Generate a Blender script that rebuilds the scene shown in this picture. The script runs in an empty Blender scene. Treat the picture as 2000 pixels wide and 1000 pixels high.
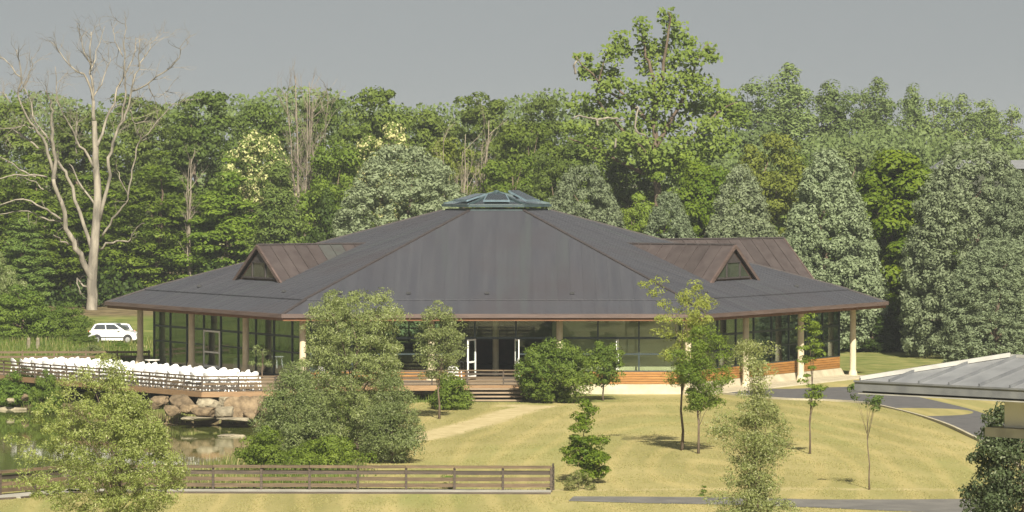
import bpy, math, random
import numpy as np
from mathutils import Vector, Matrix

# ------------------------------------------------------------------ camera, sky, sun, exposure
SC = bpy.context.scene
COL = SC.collection
F, HC, YH = 8037.0, 13.0, 315.0          # focal length in photo pixels, camera height, horizon row
cam = bpy.data.cameras.new('camera'); camo = bpy.data.objects.new('camera', cam); COL.objects.link(camo)
camo.location = (0, 0, HC); camo.rotation_euler = (math.radians(90), 0, 0)
cam.sensor_width = 36.0; cam.lens = 36.0 * F / 2000.0; cam.shift_y = -(500 - YH) / 2000.0
cam.clip_start = 1.0; cam.clip_end = 8000.0
SC.camera = camo

SUN_EL, SUN_AZ = math.radians(37), math.radians(9)    # behind the camera, a little to the right
wd = bpy.data.worlds.new('World'); SC.world = wd; wd.use_nodes = True
nt = wd.node_tree; nt.nodes.clear()
sky = nt.nodes.new('ShaderNodeTexSky'); sky.sky_type = 'NISHITA'; sky.sun_disc = False
sky.sun_elevation = SUN_EL; sky.sun_rotation = math.pi - SUN_AZ
sky.air_density = 1.0; sky.dust_density = 2.0; sky.ozone_density = 1.0
hs = nt.nodes.new('ShaderNodeHueSaturation'); hs.inputs['Saturation'].default_value = 0.10; hs.inputs['Value'].default_value = 0.70
bg = nt.nodes.new('ShaderNodeBackground'); bg.inputs['Strength'].default_value = 0.05
wo = nt.nodes.new('ShaderNodeOutputWorld')
wtc = nt.nodes.new('ShaderNodeTexCoord'); wmp = nt.nodes.new('ShaderNodeMapping'); wmp.inputs['Location'].default_value = (0, 0, .22); wmp.inputs['Scale'].default_value = (1, 1, .78)
nt.links.new(wtc.outputs['Generated'], wmp.inputs[0]); nt.links.new(wmp.outputs[0], sky.inputs['Vector'])   # an even, hazy sky down to the horizon
nt.links.new(sky.outputs[0], hs.inputs['Color']); tint = nt.nodes.new('ShaderNodeMix'); tint.data_type = 'RGBA'; tint.blend_type = 'MULTIPLY'; tint.inputs[0].default_value = 1.0; tint.inputs[7].default_value = (.955, 1.0, .985, 1)
nt.links.new(hs.outputs[0], tint.inputs[6]); nt.links.new(tint.outputs[2], bg.inputs[0]); nt.links.new(bg.outputs[0], wo.inputs[0])

sd = Vector((math.sin(SUN_AZ) * math.cos(SUN_EL), -math.cos(SUN_AZ) * math.cos(SUN_EL), math.sin(SUN_EL)))
sun = bpy.data.lights.new('sun', 'SUN'); sun.energy = 4.8; sun.angle = math.radians(0.6); sun.color = (1.0, 0.93, 0.78)
suno = bpy.data.objects.new('sun', sun); COL.objects.link(suno); suno.location = (40, -80, 90)
suno.rotation_euler = sd.to_track_quat('Z', 'Y').to_euler()

SC.view_settings.view_transform = 'Standard'; SC.view_settings.look = 'None'
SC.view_settings.gamma = 1.0; SC.view_settings.use_curve_mapping = False
SC.view_settings.exposure = 1.08
SC.render.engine = 'CYCLES'
cy = SC.cycles
cy.max_bounces = 8; cy.diffuse_bounces = 5; cy.glossy_bounces = 3; cy.transmission_bounces = 6
cy.transparent_max_bounces = 12; cy.volume_bounces = 0; cy.use_denoising = True
try: cy.denoiser = 'OPENIMAGEDENOISE'
except Exception: pass
cy.use_adaptive_sampling = True; cy.adaptive_threshold = 0.02
SC.render.filter_size = 1.9

# ------------------------------------------------------------------ helpers
rnd = random.Random(7)
def P(px, py, Y):                       # photo pixel at a distance -> world point
    return Vector(((px - 1000) * Y / F, Y, HC - (py - YH) * Y / F))
def G(px, py, z=-0.9):                  # photo pixel on a level surface -> world point
    Y = F * (HC - z) / (py - YH)
    return Vector(((px - 1000) * Y / F, Y, z))

class MB:
    def __init__(s): s.v = []; s.f = []
    def add(s, vs, fs):
        o = len(s.v); s.v += [tuple(p) for p in vs]; s.f += [tuple(i + o for i in f) for f in fs]
    def hexa(s, b, t):                  # bottom quad, top quad
        s.add(list(b) + list(t), [(3, 2, 1, 0), (4, 5, 6, 7), (0, 1, 5, 4), (1, 2, 6, 5), (2, 3, 7, 6), (3, 0, 4, 7)])
    def box(s, c, d, rz=0.0):
        x, y, z = d[0] / 2, d[1] / 2, d[2] / 2; cc, ss = math.cos(rz), math.sin(rz)
        def q(a, b, e): return (c[0] + a * cc - b * ss, c[1] + a * ss + b * cc, c[2] + e)
        s.hexa([q(-x, -y, -z), q(x, -y, -z), q(x, y, -z), q(-x, y, -z)], [q(-x, -y, z), q(x, -y, z), q(x, y, z), q(-x, y, z)])
    def beam(s, p, q, w, h, up=Vector((0, 0, 1))):
        p, q = Vector(p), Vector(q); d = (q - p).normalized()
        a = d.cross(up); a = (a.normalized() if a.length > 1e-6 else Vector((1, 0, 0))) * (w / 2); b = a.normalized().cross(d) * (h / 2)
        s.hexa([p - a - b, p + a - b, q + a - b, q - a - b], [p - a + b, p + a + b, q + a + b, q - a + b])
    def tube(s, pts, rad, n=7, caps=True):
        pts = [Vector(p) for p in pts]; o = len(s.v); m = len(pts)
        for i, p in enumerate(pts):
            d = (pts[min(i + 1, m - 1)] - pts[max(i - 1, 0)]).normalized()
            u = d.cross(Vector((0, 1, 0.01)) if abs(d.y) < .9 else Vector((1, 0, 0))).normalized(); w = d.cross(u)
            for k in range(n):
                a = 2 * math.pi * k / n; s.v.append(tuple(p + (u * math.cos(a) + w * math.sin(a)) * rad[i]))
        for i in range(m - 1):
            for k in range(n):
                k2 = (k + 1) % n; s.f.append((o + i * n + k, o + i * n + k2, o + (i + 1) * n + k2, o + (i + 1) * n + k))
        if caps: s.f.append(tuple(o + k for k in range(n))[::-1]); s.f.append(tuple(o + (m - 1) * n + k for k in range(n)))
    def prism(s, poly, off):            # planar polygon + offset vector
        n = len(poly); o = len(s.v); off = Vector(off)
        s.v += [tuple(p) for p in poly] + [tuple(Vector(p) + off) for p in poly]
        s.f.append(tuple(o + i for i in range(n))); s.f.append(tuple(o + n + i for i in range(n))[::-1])
        for i in range(n):
            j = (i + 1) % n; s.f.append((o + i, o + n + i, o + n + j, o + j))
    def mesh(s, name):
        me = bpy.data.meshes.new(name); me.from_pydata(s.v, [], s.f); me.validate()
        import bmesh
        bm = bmesh.new(); bm.from_mesh(me); bmesh.ops.recalc_face_normals(bm, faces=bm.faces); bm.to_mesh(me); bm.free()
        return me
    def build(s, name, mat, parent=None, loc=None, smooth=False, bevel=0):
        if loc is not None: s.v = [(x - loc[0], y - loc[1], z - loc[2]) for x, y, z in s.v]
        me = s.mesh(name); return obj(name, me, mat, parent, loc, smooth, bevel)

def obj(name, me, mat=None, parent=None, loc=None, smooth=False, bevel=0):
    if mat is not None and not me.materials: me.materials.append(mat)
    if smooth: me.polygons.foreach_set('use_smooth', [True] * len(me.polygons))
    o = bpy.data.objects.new(name, me); COL.objects.link(o)
    if parent is not None: o.parent = parent
    if loc is not None: o.location = loc
    if bevel:
        b = o.modifiers.new('bevel', 'BEVEL'); b.width = bevel; b.segments = 2; b.limit_method = 'ANGLE'
    return o
def tag(o, label=None, cat=None, group=None, kind=None):
    if label: o['label'] = label
    if cat: o['category'] = cat
    if group: o['group'] = group
    if kind: o['kind'] = kind
    return o
def thing(name, label, cat, loc=(0, 0, 0), rz=0, group=None, scale=(1, 1, 1)):
    o = bpy.data.objects.new(name, None); COL.objects.link(o); o.location = loc; o.rotation_euler = (0, 0, rz); o.scale = scale
    o.empty_display_size = 0.2
    return tag(o, label, cat, group)
def copy_tree(o, parent=None):
    c = o.copy(); COL.objects.link(c)
    if parent is not None: c.parent = parent
    for ch in list(o.children): copy_tree(ch, c)
    return c

def npmesh(name, v, f):                 # fast mesh from numpy quads / tris
    me = bpy.data.meshes.new(name); k = f.shape[1]
    me.vertices.add(len(v)); me.vertices.foreach_set('co', v.astype(np.float32).ravel())
    me.loops.add(f.size); me.loops.foreach_set('vertex_index', f.astype(np.int32).ravel())
    me.polygons.add(len(f)); me.polygons.foreach_set('loop_start', np.arange(0, f.size, k, dtype=np.int32))
    me.polygons.foreach_set('loop_total', np.full(len(f), k, dtype=np.int32))
    me.update(calc_edges=True); return me

# ------------------------------------------------------------------ materials
def mix_rgb(nt, a, b, fac, mode='MIX'):
    n = nt.nodes.new('ShaderNodeMix'); n.data_type = 'RGBA'; n.blend_type = mode
    for sock, val in ((n.inputs[0], fac), (n.inputs[6], a), (n.inputs[7], b)):
        if hasattr(val, 'node'): nt.links.new(val, sock)
        elif isinstance(val, (tuple, list)): sock.default_value = (*val[:3], 1)
        else: sock.default_value = val
    return n.outputs[2]
def noise(nt, scale, detail=3, coord='Object', stretch=(1, 1, 1), rough=.55):
    tc = nt.nodes.new('ShaderNodeTexCoord'); mp = nt.nodes.new('ShaderNodeMapping'); mp.inputs['Scale'].default_value = stretch
    n = nt.nodes.new('ShaderNodeTexNoise'); n.inputs['Scale'].default_value = scale; n.inputs['Detail'].default_value = detail
    n.inputs['Roughness'].default_value = rough
    nt.links.new(tc.outputs[coord], mp.inputs[0]); nt.links.new(mp.outputs[0], n.inputs['Vector']); return n.outputs[0]
def ramp(nt, fac, a, b):
    n = nt.nodes.new('ShaderNodeMapRange'); n.inputs[1].default_value = a; n.inputs[2].default_value = b
    nt.links.new(fac, n.inputs[0]); return n.outputs[0]
def mat(name, c1, c2=None, rough=.7, scale=3.0, stretch=(1, 1, 1), metal=0, spec=.4, rand=0.0, bump=0.0, bscale=None, lo=.35, hi=.65, coat=0, detail=4):
    m = bpy.data.materials.new(name); m.use_nodes = True; nt = m.node_tree; b = nt.nodes['Principled BSDF']
    b.inputs['Roughness'].default_value = rough; b.inputs['Metallic'].default_value = metal
    b.inputs['Specular IOR Level'].default_value = spec; b.inputs['Coat Weight'].default_value = coat
    c = c1
    if c2 is not None:
        c = mix_rgb(nt, c1, c2, ramp(nt, noise(nt, scale, detail, stretch=stretch), lo, hi))
    if rand:
        oi = nt.nodes.new('ShaderNodeObjectInfo')
        hv = nt.nodes.new('ShaderNodeHueSaturation')
        mr = nt.nodes.new('ShaderNodeMapRange'); mr.inputs[3].default_value = 1 - rand; mr.inputs[4].default_value = 1 + rand
        nt.links.new(oi.outputs['Random'], mr.inputs[0]); nt.links.new(mr.outputs[0], hv.inputs['Value'])
        if hasattr(c, 'node'): nt.links.new(c, hv.inputs['Color'])
        else: hv.inputs['Color'].default_value = (*c, 1)
        c = hv.outputs[0]
    if hasattr(c, 'node'): nt.links.new(c, b.inputs['Base Color'])
    else: b.inputs['Base Color'].default_value = (*c, 1)
    if bump:
        bp = nt.nodes.new('ShaderNodeBump'); bp.inputs['Strength'].default_value = bump; bp.inputs['Distance'].default_value = .05
        nt.links.new(noise(nt, bscale or scale * 3, 4, stretch=stretch), bp.inputs['Height']); nt.links.new(bp.outputs[0], b.inputs['Normal'])
    return m
def leafmat(name, c1, c2, c3=None, f3=.85, trans=.42, cl=.35, rough=.6):
    # c1/c2: two leaf tones mixed by clump and by leaf, c3: a few odd leaves (blossom, pale undersides)
    m = bpy.data.materials.new(name); m.use_nodes = True; nt = m.node_tree; b = nt.nodes['Principled BSDF']; out = nt.nodes['Material Output']
    b.inputs['Roughness'].default_value = rough; b.inputs['Specular IOR Level'].default_value = .25
    geo = nt.nodes.new('ShaderNodeNewGeometry'); oi = nt.nodes.new('ShaderNodeObjectInfo')
    n1 = ramp(nt, noise(nt, cl, 2), .35, .65)
    ad = nt.nodes.new('ShaderNodeMath'); ad.operation = 'MULTIPLY_ADD'; ad.inputs[1].default_value = .55
    nt.links.new(geo.outputs['Random Per Island'], ad.inputs[0])
    ml = nt.nodes.new('ShaderNodeMath'); ml.operation = 'MULTIPLY'; ml.inputs[1].default_value = .45
    nt.links.new(n1, ml.inputs[0]); nt.links.new(ml.outputs[0], ad.inputs[2])
    c = mix_rgb(nt, c1, c2, ad.outputs[0])
    if c3:
        gt = nt.nodes.new('ShaderNodeMath'); gt.operation = 'GREATER_THAN'; gt.inputs[1].default_value = f3
        wn = nt.nodes.new('ShaderNodeTexWhiteNoise'); wn.noise_dimensions = '1D'; nt.links.new(geo.outputs['Random Per Island'], wn.inputs['W'])
        nt.links.new(wn.outputs[0], gt.inputs[0]); c = mix_rgb(nt, c, c3, gt.outputs[0])
    hv = nt.nodes.new('ShaderNodeHueSaturation')
    mr = nt.nodes.new('ShaderNodeMapRange'); mr.inputs[3].default_value = .82; mr.inputs[4].default_value = 1.18
    m2 = nt.nodes.new('ShaderNodeMapRange'); m2.inputs[3].default_value = .495; m2.inputs[4].default_value = .510
    nt.links.new(oi.outputs['Random'], mr.inputs[0]); nt.links.new(mr.outputs[0], hv.inputs['Value'])
    wn2 = nt.nodes.new('ShaderNodeTexWhiteNoise'); wn2.noise_dimensions = '1D'; nt.links.new(oi.outputs['Random'], wn2.inputs['W'])
    nt.links.new(wn2.outputs[0], m2.inputs[0]); nt.links.new(m2.outputs[0], hv.inputs['Hue'])
    nt.links.new(c, hv.inputs['Color']); nt.links.new(hv.outputs[0], b.inputs['Base Color'])
    tr = nt.nodes.new('ShaderNodeBsdfTranslucent'); nt.links.new(hv.outputs[0], tr.inputs[0])
    mx = nt.nodes.new('ShaderNodeMixShader'); mx.inputs[0].default_value = trans
    nt.links.new(b.outputs[0], mx.inputs[1]); nt.links.new(tr.outputs[0], mx.inputs[2]); nt.links.new(mx.outputs[0], out.inputs[0])
    return m
def glassmat(name, tint, refl=1.0, rough=.02, base=.04):
    m = bpy.data.materials.new(name); m.use_nodes = True; nt = m.node_tree; nt.nodes.clear()
    out = nt.nodes.new('ShaderNodeOutputMaterial'); t = nt.nodes.new('ShaderNodeBsdfTransparent'); t.inputs[0].default_value = (*tint, 1)
    g = nt.nodes.new('ShaderNodeBsdfGlossy'); g.inputs['Roughness'].default_value = rough; g.inputs[0].default_value = (.9, .95, .95, 1)
    fr = nt.nodes.new('ShaderNodeFresnel'); fr.inputs[0].default_value = 1.5
    ma = nt.nodes.new('ShaderNodeMath'); ma.operation = 'MULTIPLY_ADD'; ma.inputs[1].default_value = refl; ma.inputs[2].default_value = base
    mx = nt.nodes.new('ShaderNodeMixShader')
    nt.links.new(fr.outputs[0], ma.inputs[0]); nt.links.new(ma.outputs[0], mx.inputs[0])
    nt.links.new(t.outputs[0], mx.inputs[1]); nt.links.new(g.outputs[0], mx.inputs[2]); nt.links.new(mx.outputs[0], out.inputs[0])
    return m

M = dict(
    roof=mat('roof_copper', (.070, .068, .072), (.108, .102, .100), rough=.55, scale=.9, stretch=(1.6, 1.6, .25), rand=.10, spec=.45, bump=.15),
    roofdorm=mat('dormer_copper', (.044, .034, .033), (.060, .048, .046), rough=.55, scale=1.1, stretch=(1.6, 1.6, .3), rand=.14, spec=.4, bump=.1),
    patina=mat('patinated_copper', (.056, .060, .055), (.050, .047, .045), rough=.6, scale=1.2, stretch=(1.6, 1.6, .3), rand=.08),
    hip=mat('hip_cap', (.040, .034, .034), (.056, .046, .045), rough=.55, scale=3),
    fascia=mat('fascia_copper', (.076, .052, .045), (.110, .076, .066), rough=.6, scale=1.5, stretch=(.4, .4, 4), rand=.05),
    soffit=mat('soffit_wood', (.125, .050, .020), (.17, .072, .028), rough=.65, scale=4, stretch=(.3, 3, 1)),
    column=mat('column_cream', (.45, .385, .265), (.53, .46, .33), rough=.8, scale=2.5, bump=.1),
    plinth=mat('plinth_concrete', (.32, .28, .195), (.43, .38, .27), rough=.9, scale=1.3, bump=.2),
    plank=mat('cladding_wood', (.25, .112, .028), (.335, .165, .045), rough=.6, scale=3, stretch=(.4, .4, 5), rand=.12),
    mullion=mat('mullion_dark', (.020, .032, .034), (.03, .045, .048), rough=.45, scale=4),
    white=mat('white_paint', (.72, .72, .70), (.80, .80, .78), rough=.5, scale=3),
    chair=mat('white_plastic', (.80, .80, .79), (.86, .86, .85), rough=.4, scale=5, rand=.04),
    glass=glassmat('window_glass', (.84, .90, .85), refl=.8, base=.03),
    skyglass=glassmat('skylight_glass', (.34, .46, .54), refl=1.4, base=.34, rough=.12),
    skyframe=mat('skylight_metal', (.030, .050, .055), (.05, .075, .08), rough=.45, scale=4),
    skysash=mat('skylight_sash', (.09, .13, .155), (.125, .175, .205), rough=.4, scale=4),
    floor=mat('hall_floor', (.10, .075, .05), (.14, .10, .07), rough=.5, scale=2),
    inwall=mat('hall_partition', (.46, .40, .26), (.56, .49, .33), rough=.8, scale=1.2),
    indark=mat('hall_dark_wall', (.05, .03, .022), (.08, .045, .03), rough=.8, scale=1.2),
    deck=mat('deck_boards', (.20, .15, .10), (.28, .21, .14), rough=.8, scale=3, stretch=(.3, 6, 1)),
    deckedge=mat('deck_beam', (.20, .12, .060), (.27, .17, .09), rough=.75, scale=3, stretch=(.4, .4, 6), rand=.1),
    rail=mat('rail_wood', (.072, .050, .029), (.130, .090, .052), rough=.75, scale=4, stretch=(.4, .4, 6), rand=.22),
    raildark=mat('rail_wood_dark', (.040, .031, .024), (.080, .060, .042), rough=.75, scale=4, stretch=(.4, .4, 6), rand=.2),
    boardwalk=mat('boardwalk_edge', (.26, .25, .22), (.36, .34, .29), rough=.85, scale=3, stretch=(.4, .4, 5), rand=.08),
    rock=mat('rock', (.095, .068, .040), (.205, .150, .090), rough=.95, scale=2.6, rand=.25, bump=1.0),
    palerock=mat('pale_rock', (.17, .145, .100), (.29, .250, .175), rough=.95, scale=2.6, rand=.18, bump=1.0),
    bark=mat('bark', (.085, .060, .040), (.14, .105, .075), rough=.9, scale=3, stretch=(2, 2, .5), bump=.5),
    palebark=mat('bare_wood', (.115, .102, .082), (.27, .238, .188), rough=.85, scale=1.1, stretch=(2, 2, .5), rand=.05, bump=.5, bscale=4),
    twig=mat('bare_twigs', (.145, .125, .098), (.20, .175, .138), rough=.9, scale=.8),
    greytwig=mat('grey_wood', (.15, .125, .095), (.23, .195, .15), rough=.9, scale=.8),
    asphalt=mat('asphalt', (.070, .068, .070), (.098, .094, .095), rough=.95, scale=1.2, bump=.3, bscale=20, detail=8),
    path=mat('worn_asphalt', (.105, .100, .094), (.15, .142, .130), rough=.95, scale=.9, bump=.3, bscale=20, detail=8),
    kerb=mat('kerb_stone', (.34, .30, .21), (.42, .38, .28), rough=.9, scale=1),
    zinc=mat('zinc_sheet', (.18, .185, .195), (.235, .24, .25), rough=.55, scale=2.2, stretch=(1, 1, 1), rand=.08, metal=.2),
    zincdark=mat('zinc_fascia', (.13, .135, .145), (.18, .185, .19), rough=.5, scale=3, rand=.06, metal=.2),
    zinclight=mat('zinc_flashing', (.28, .275, .255), (.37, .36, .33), rough=.55, scale=3, metal=.1),
    render=mat('wall_render', (.58, .565, .52), (.66, .645, .60), rough=.9, scale=2),
    carpaint=mat('car_paint', (.66, .67, .67), (.70, .70, .70), rough=.3, coat=.6, scale=1),
    carglass=mat('car_glass', (.03, .035, .04), (.05, .055, .06), rough=.1, spec=.6, scale=2),
    tyre=mat('tyre_rubber', (.02, .02, .02), (.03, .03, .03), rough=.9, scale=8),
    rim=mat('wheel_rim', (.35, .35, .36), (.45, .45, .46), rough=.4, metal=.6, scale=8),
    lamp=mat('lamp_lens', (.55, .56, .56), (.62, .62, .62), rough=.15, scale=8),
    redlamp=mat('tail_lens', (.35, .02, .015), (.42, .03, .02), rough=.2, scale=8),
    black=mat('black_plastic', (.02, .02, .022), (.03, .03, .032), rough=.6, scale=5),
    boards=mat('weathered_boards', (.040, .046, .030), (.055, .060, .042), rough=.9, scale=1),
    pot=mat('clay_pot', (.28, .13, .07), (.34, .17, .09), rough=.85, scale=4),
)

# ------------------------------------------------------------------ ground
POND = [(-90, 266), (-40, 257), (-31, 249.3), (-24, 239.8), (-19.6, 232.6), (-14.7, 231.6), (-13.3, 226), (-14.0, 214), (-13.4, 203), (-14.6, 194),
        (-16.5, 186), (-21, 179.5), (-30, 176), (-90, 174)]
def seg_dist(x, y, a, b):
    ax, ay = a; bx, by = b; dx, dy = bx - ax, by - ay
    t = np.clip(((x - ax) * dx + (y - ay) * dy) / (dx * dx + dy * dy), 0, 1)
    return np.hypot(x - ax - t * dx, y - ay - t * dy)
def inside(x, y, poly):
    r = np.zeros(np.shape(x), bool); n = len(poly)
    for i in range(n):
        (x1, y1), (x2, y2) = poly[i], poly[(i + 1) % n]
        if y1 == y2: continue
        c = ((y1 > y) != (y2 > y)) & (x < (x2 - x1) * (y - y1) / (y2 - y1) + x1); r ^= c
    return r
def pond_sd(x, y):                      # >0 inside the pond
    d = np.full(np.shape(x), 1e9)
    for i in range(len(POND)): d = np.minimum(d, seg_dist(x, y, POND[i], POND[(i + 1) % len(POND)]))
    return np.where(inside(x, y, POND), d, -d)
def sst(t): t = np.clip(t, 0, 1); return t * t * (3 - 2 * t)
WATER_Z = -1.9
def gz(x, y):
    x = np.asarray(x, float); y = np.asarray(y, float)
    z = -0.9 + 0.9 * sst((-20 - x) / 6) * sst((y - 249) / 8) + .9 * sst((y - 300) / 30) * sst((20 - x) / 20)
    z = z + .05 * np.sin(x * .31 + 1) * np.sin(y * .17) * sst((235 - y) / 8) * sst((y - 172) / 4)
    d = pond_sd(x, y)
    bank = sst((d + 3.0) / 3.6); z = z * (1 - bank) + (-2.05) * bank
    return z - sst(d / 4) * .9
def gzf(x, y): return float(gz(np.array([x]), np.array([y]))[0])

xs = np.unique(np.concatenate([np.linspace(-1500, -300, 6), np.linspace(-300, -60, 20), np.arange(-60, 60, .6), np.linspace(60, 300, 20), np.linspace(300, 1500, 6)]))
ys = np.unique(np.concatenate([np.linspace(-500, 100, 8), np.linspace(100, 150, 10), np.arange(150, 305, .8), np.linspace(305, 500, 40), np.linspace(500, 2500, 10)]))
GX, GY = np.meshgrid(xs, ys); GZ = gz(GX, GY)
nx, ny = len(xs), len(ys)
gv = np.stack([GX.ravel(), GY.ravel(), GZ.ravel()], 1)
ii = (np.arange(ny - 1)[:, None] * nx + np.arange(nx - 1)[None, :]).ravel()
gm = npmesh('ground', gv, np.stack([ii, ii + 1, ii + nx + 1, ii + nx], 1))
def zone_masks(x, y):
    d = pond_sd(x, y)
    wild = sst((d + 7.5) / 4) * (y > 173)                          # rank grass on the pond's bank
    wild = np.maximum(wild, sst((-7.2 + .028 * (232 - y) - x) / 2.0) * sst((y - 174) / 1.5) * sst((262 - y) / 8))
    wild = np.maximum(wild, sst((-20 - x) / 4) * sst((y - 252) / 6))
    wild = np.maximum(wild, .75 * sst((y - 235.2) / 3.5) * sst((9 - x) / 5) * sst((x + 8) / 3))
    wild = np.maximum(wild, .6 * sst((y - 262) / 8))
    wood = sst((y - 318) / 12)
    dirt = sst((d + 1.9) / 1.3)                                    # muddy rim
    tr = [G(812, 858), G(870, 843), G(945, 823), G(1010, 803), G(1055, 794)]
    dt = np.full(np.shape(x), 1e9)
    for a, b in zip(tr[:-1], tr[1:]): dt = np.minimum(dt, seg_dist(x, y, (a.x, a.y), (b.x, b.y)))
    dirt2 = sst((1.9 - dt) / 1.5) * .9
    dirt2 = np.maximum(dirt2, .8 * sst(1 - np.hypot((x - .2) / 2.2, (y - 234) / 3.5)))
    dirt2 = np.maximum(dirt2, .85 * sst(1.3 - np.hypot((x + 27.5) / 3.4, (y - 288.5) / 5.5)))
    pale = np.maximum(dirt2, .55 * sst((1.6 - np.abs(y - 174.3)) / 1.6) * sst((x + 6) / 2))
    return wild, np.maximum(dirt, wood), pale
w_, d_, p_ = zone_masks(GX.ravel(), GY.ravel())
ca = gm.color_attributes.new('zone', 'FLOAT_COLOR', 'POINT')
ca.data.foreach_set('color', np.stack([w_, d_, p_, np.ones_like(w_)], 1).astype(np.float32).ravel())
m = bpy.data.materials.new('ground_cover'); m.use_nodes = True; nt = m.node_tree; b = nt.nodes['Principled BSDF']
b.inputs['Roughness'].default_value = .95; b.inputs['Specular IOR Level'].default_value = .1
at = nt.nodes.new('ShaderNodeVertexColor'); at.layer_name = 'zone'
sp = nt.nodes.new('ShaderNodeSeparateColor'); nt.links.new(at.outputs[0], sp.inputs[0])
dry = mix_rgb(nt, (.225, .205, .078), (.345, .295, .132), ramp(nt, noise(nt, .30, 6, stretch=(1, .16, 1)), .36, .66))
dry = mix_rgb(nt, dry, (.215, .225, .075), ramp(nt, noise(nt, .13, 4, stretch=(1, .3, 1)), .50, .70))
# faint curved mowing tracks
tc = nt.nodes.new('ShaderNodeTexCoord'); mp = nt.nodes.new('ShaderNodeMapping'); mp.inputs['Location'].default_value = (-9.0, -37.0, 0); mp.inputs['Scale'].default_value = (1.0, .2, 0)
nt.links.new(tc.outputs['Object'], mp.inputs[0])
wv = nt.nodes.new('ShaderNodeTexWave'); wv.wave_type = 'RINGS'; wv.rings_direction = 'Z'; wv.inputs['Scale'].default_value = .17; wv.inputs['Distortion'].default_value = 7; wv.inputs['Detail'].default_value = 3; wv.inputs['Detail Scale'].default_value = .6
nt.links.new(mp.outputs[0], wv.inputs[0])
dry = mix_rgb(nt, dry, (.44, .35, .155), mix_rgb(nt, (0, 0, 0), (.34, .34, .34), ramp(nt, wv.outputs[0], .6, .98)))
fine = noise(nt, 4.0, 5, stretch=(1, .22, 1))
dry = mix_rgb(nt, dry, (.18, .15, .05), mix_rgb(nt, (0, 0, 0), (.35, .35, .35), ramp(nt, fine, .55, .75)))
grn = mix_rgb(nt, (.075, .110, .022), (.185, .195, .060), ramp(nt, noise(nt, .6, 6), .35, .66))
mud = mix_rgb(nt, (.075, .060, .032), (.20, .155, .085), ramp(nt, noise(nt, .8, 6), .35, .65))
sand = mix_rgb(nt, (.36, .295, .155), (.46, .385, .22), ramp(nt, noise(nt, 1.4, 6), .35, .65))
def soft(ch, sc, k):
    a = nt.nodes.new('ShaderNodeMath'); a.operation = 'MULTIPLY_ADD'; a.inputs[1].default_value = k
    s_ = nt.nodes.new('ShaderNodeMath'); s_.operation = 'SUBTRACT'; s_.inputs[1].default_value = .5
    nt.links.new(noise(nt, sc, 5), s_.inputs[0]); nt.links.new(s_.outputs[0], a.inputs[0]); nt.links.new(sp.outputs[ch], a.inputs[2])
    return ramp(nt, a.outputs[0], .28, .72)
spk = noise(nt, 13.0, 4, stretch=(1, .3, 1), rough=.7)
dry = mix_rgb(nt, dry, (.40, .335, .15), mix_rgb(nt, (0, 0, 0), (.4, .4, .4), ramp(nt, spk, .54, .72)))
dry = mix_rgb(nt, dry, (.15, .155, .035), mix_rgb(nt, (0, 0, 0), (.55, .55, .55), ramp(nt, noise(nt, 9.0, 4, stretch=(1, .3, 1), rough=.7), .56, .74)))
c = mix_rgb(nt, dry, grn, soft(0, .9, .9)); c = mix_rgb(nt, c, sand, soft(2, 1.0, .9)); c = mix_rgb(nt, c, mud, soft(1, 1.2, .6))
nt.links.new(c, b.inputs['Base Color'])
bp = nt.nodes.new('ShaderNodeBump'); bp.inputs['Strength'].default_value = .5; bp.inputs['Distance'].default_value = .12
nt.links.new(noise(nt, 3.0, 6), bp.inputs['Height']); nt.links.new(bp.outputs[0], b.inputs['Normal'])
tag(obj('ground', gm, m, smooth=True), kind='structure')

# pond water
wm = bpy.data.materials.new('pond_water'); wm.use_nodes = True; nt = wm.node_tree; b = nt.nodes['Principled BSDF']
b.inputs['Base Color'].default_value = (.080, .095, .022, 1); b.inputs['Roughness'].default_value = .04; b.inputs['IOR'].default_value = 1.33; b.inputs['Specular IOR Level'].default_value = .6
bp = nt.nodes.new('ShaderNodeBump'); bp.inputs['Strength'].default_value = .06; bp.inputs['Distance'].default_value = .05
nt.links.new(noise(nt, .9, 3, stretch=(1, .4, 1)), bp.inputs['Height']); nt.links.new(bp.outputs[0], b.inputs['Normal'])
wb = MB(); wb.add([(-92, 168, WATER_Z), (-10, 168, WATER_Z), (-10, 270, WATER_Z), (-92, 270, WATER_Z)], [(0, 1, 2, 3)])
tag(wb.build('pond_water', wm), kind='structure')

# asphalt road curving round the lawn, its kerb, and the path along the bottom of the picture
def ribbon(name, left, right, z, m, kind='structure', th=.0):
    b = MB(); n = len(left)
    vs = [(p[0], p[1], z) for p in left] + [(p[0], p[1], z) for p in right]
    fs = [(i, i + 1, n + i + 1, n + i) for i in range(n - 1)]
    b.add(vs, fs)
    return tag(b.build(name, m), kind=kind)
def smooth_line(pts, n=8):
    out = []; pts = [Vector((p[0], p[1])) for p in pts]
    q = [pts[0]] + pts + [pts[-1]]
    for i in range(1, len(q) - 2):
        for k in range(n):
            t = k / n; a, b_, c_, d = q[i - 1], q[i], q[i + 1], q[i + 2]
            out.append(.5 * ((2 * b_) + (c_ - a) * t + (2 * a - 5 * b_ + 4 * c_ - d) * t * t + (3 * b_ - a - 3 * c_ + d) * t ** 3))
    out.append(pts[-1]); return out
near = [G(1395, 768), G(1470, 776), G(1540, 781), G(1610, 783), G(1690, 789), G(1760, 804), G(1830, 824), G(1885, 847), G(1960, 890), G(2080, 985)]
far = [G(1395, 755), G(1470, 758), G(1540, 760), G(1620, 757), G(1700, 757), G(1775, 772), G(1840, 786), G(1915, 806), G(2010, 845), G(2160, 930)]
nl, fl = smooth_line(near), smooth_line(far)
ribbon('road', nl, fl, -.880, M['asphalt'])
kb = MB()
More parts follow.
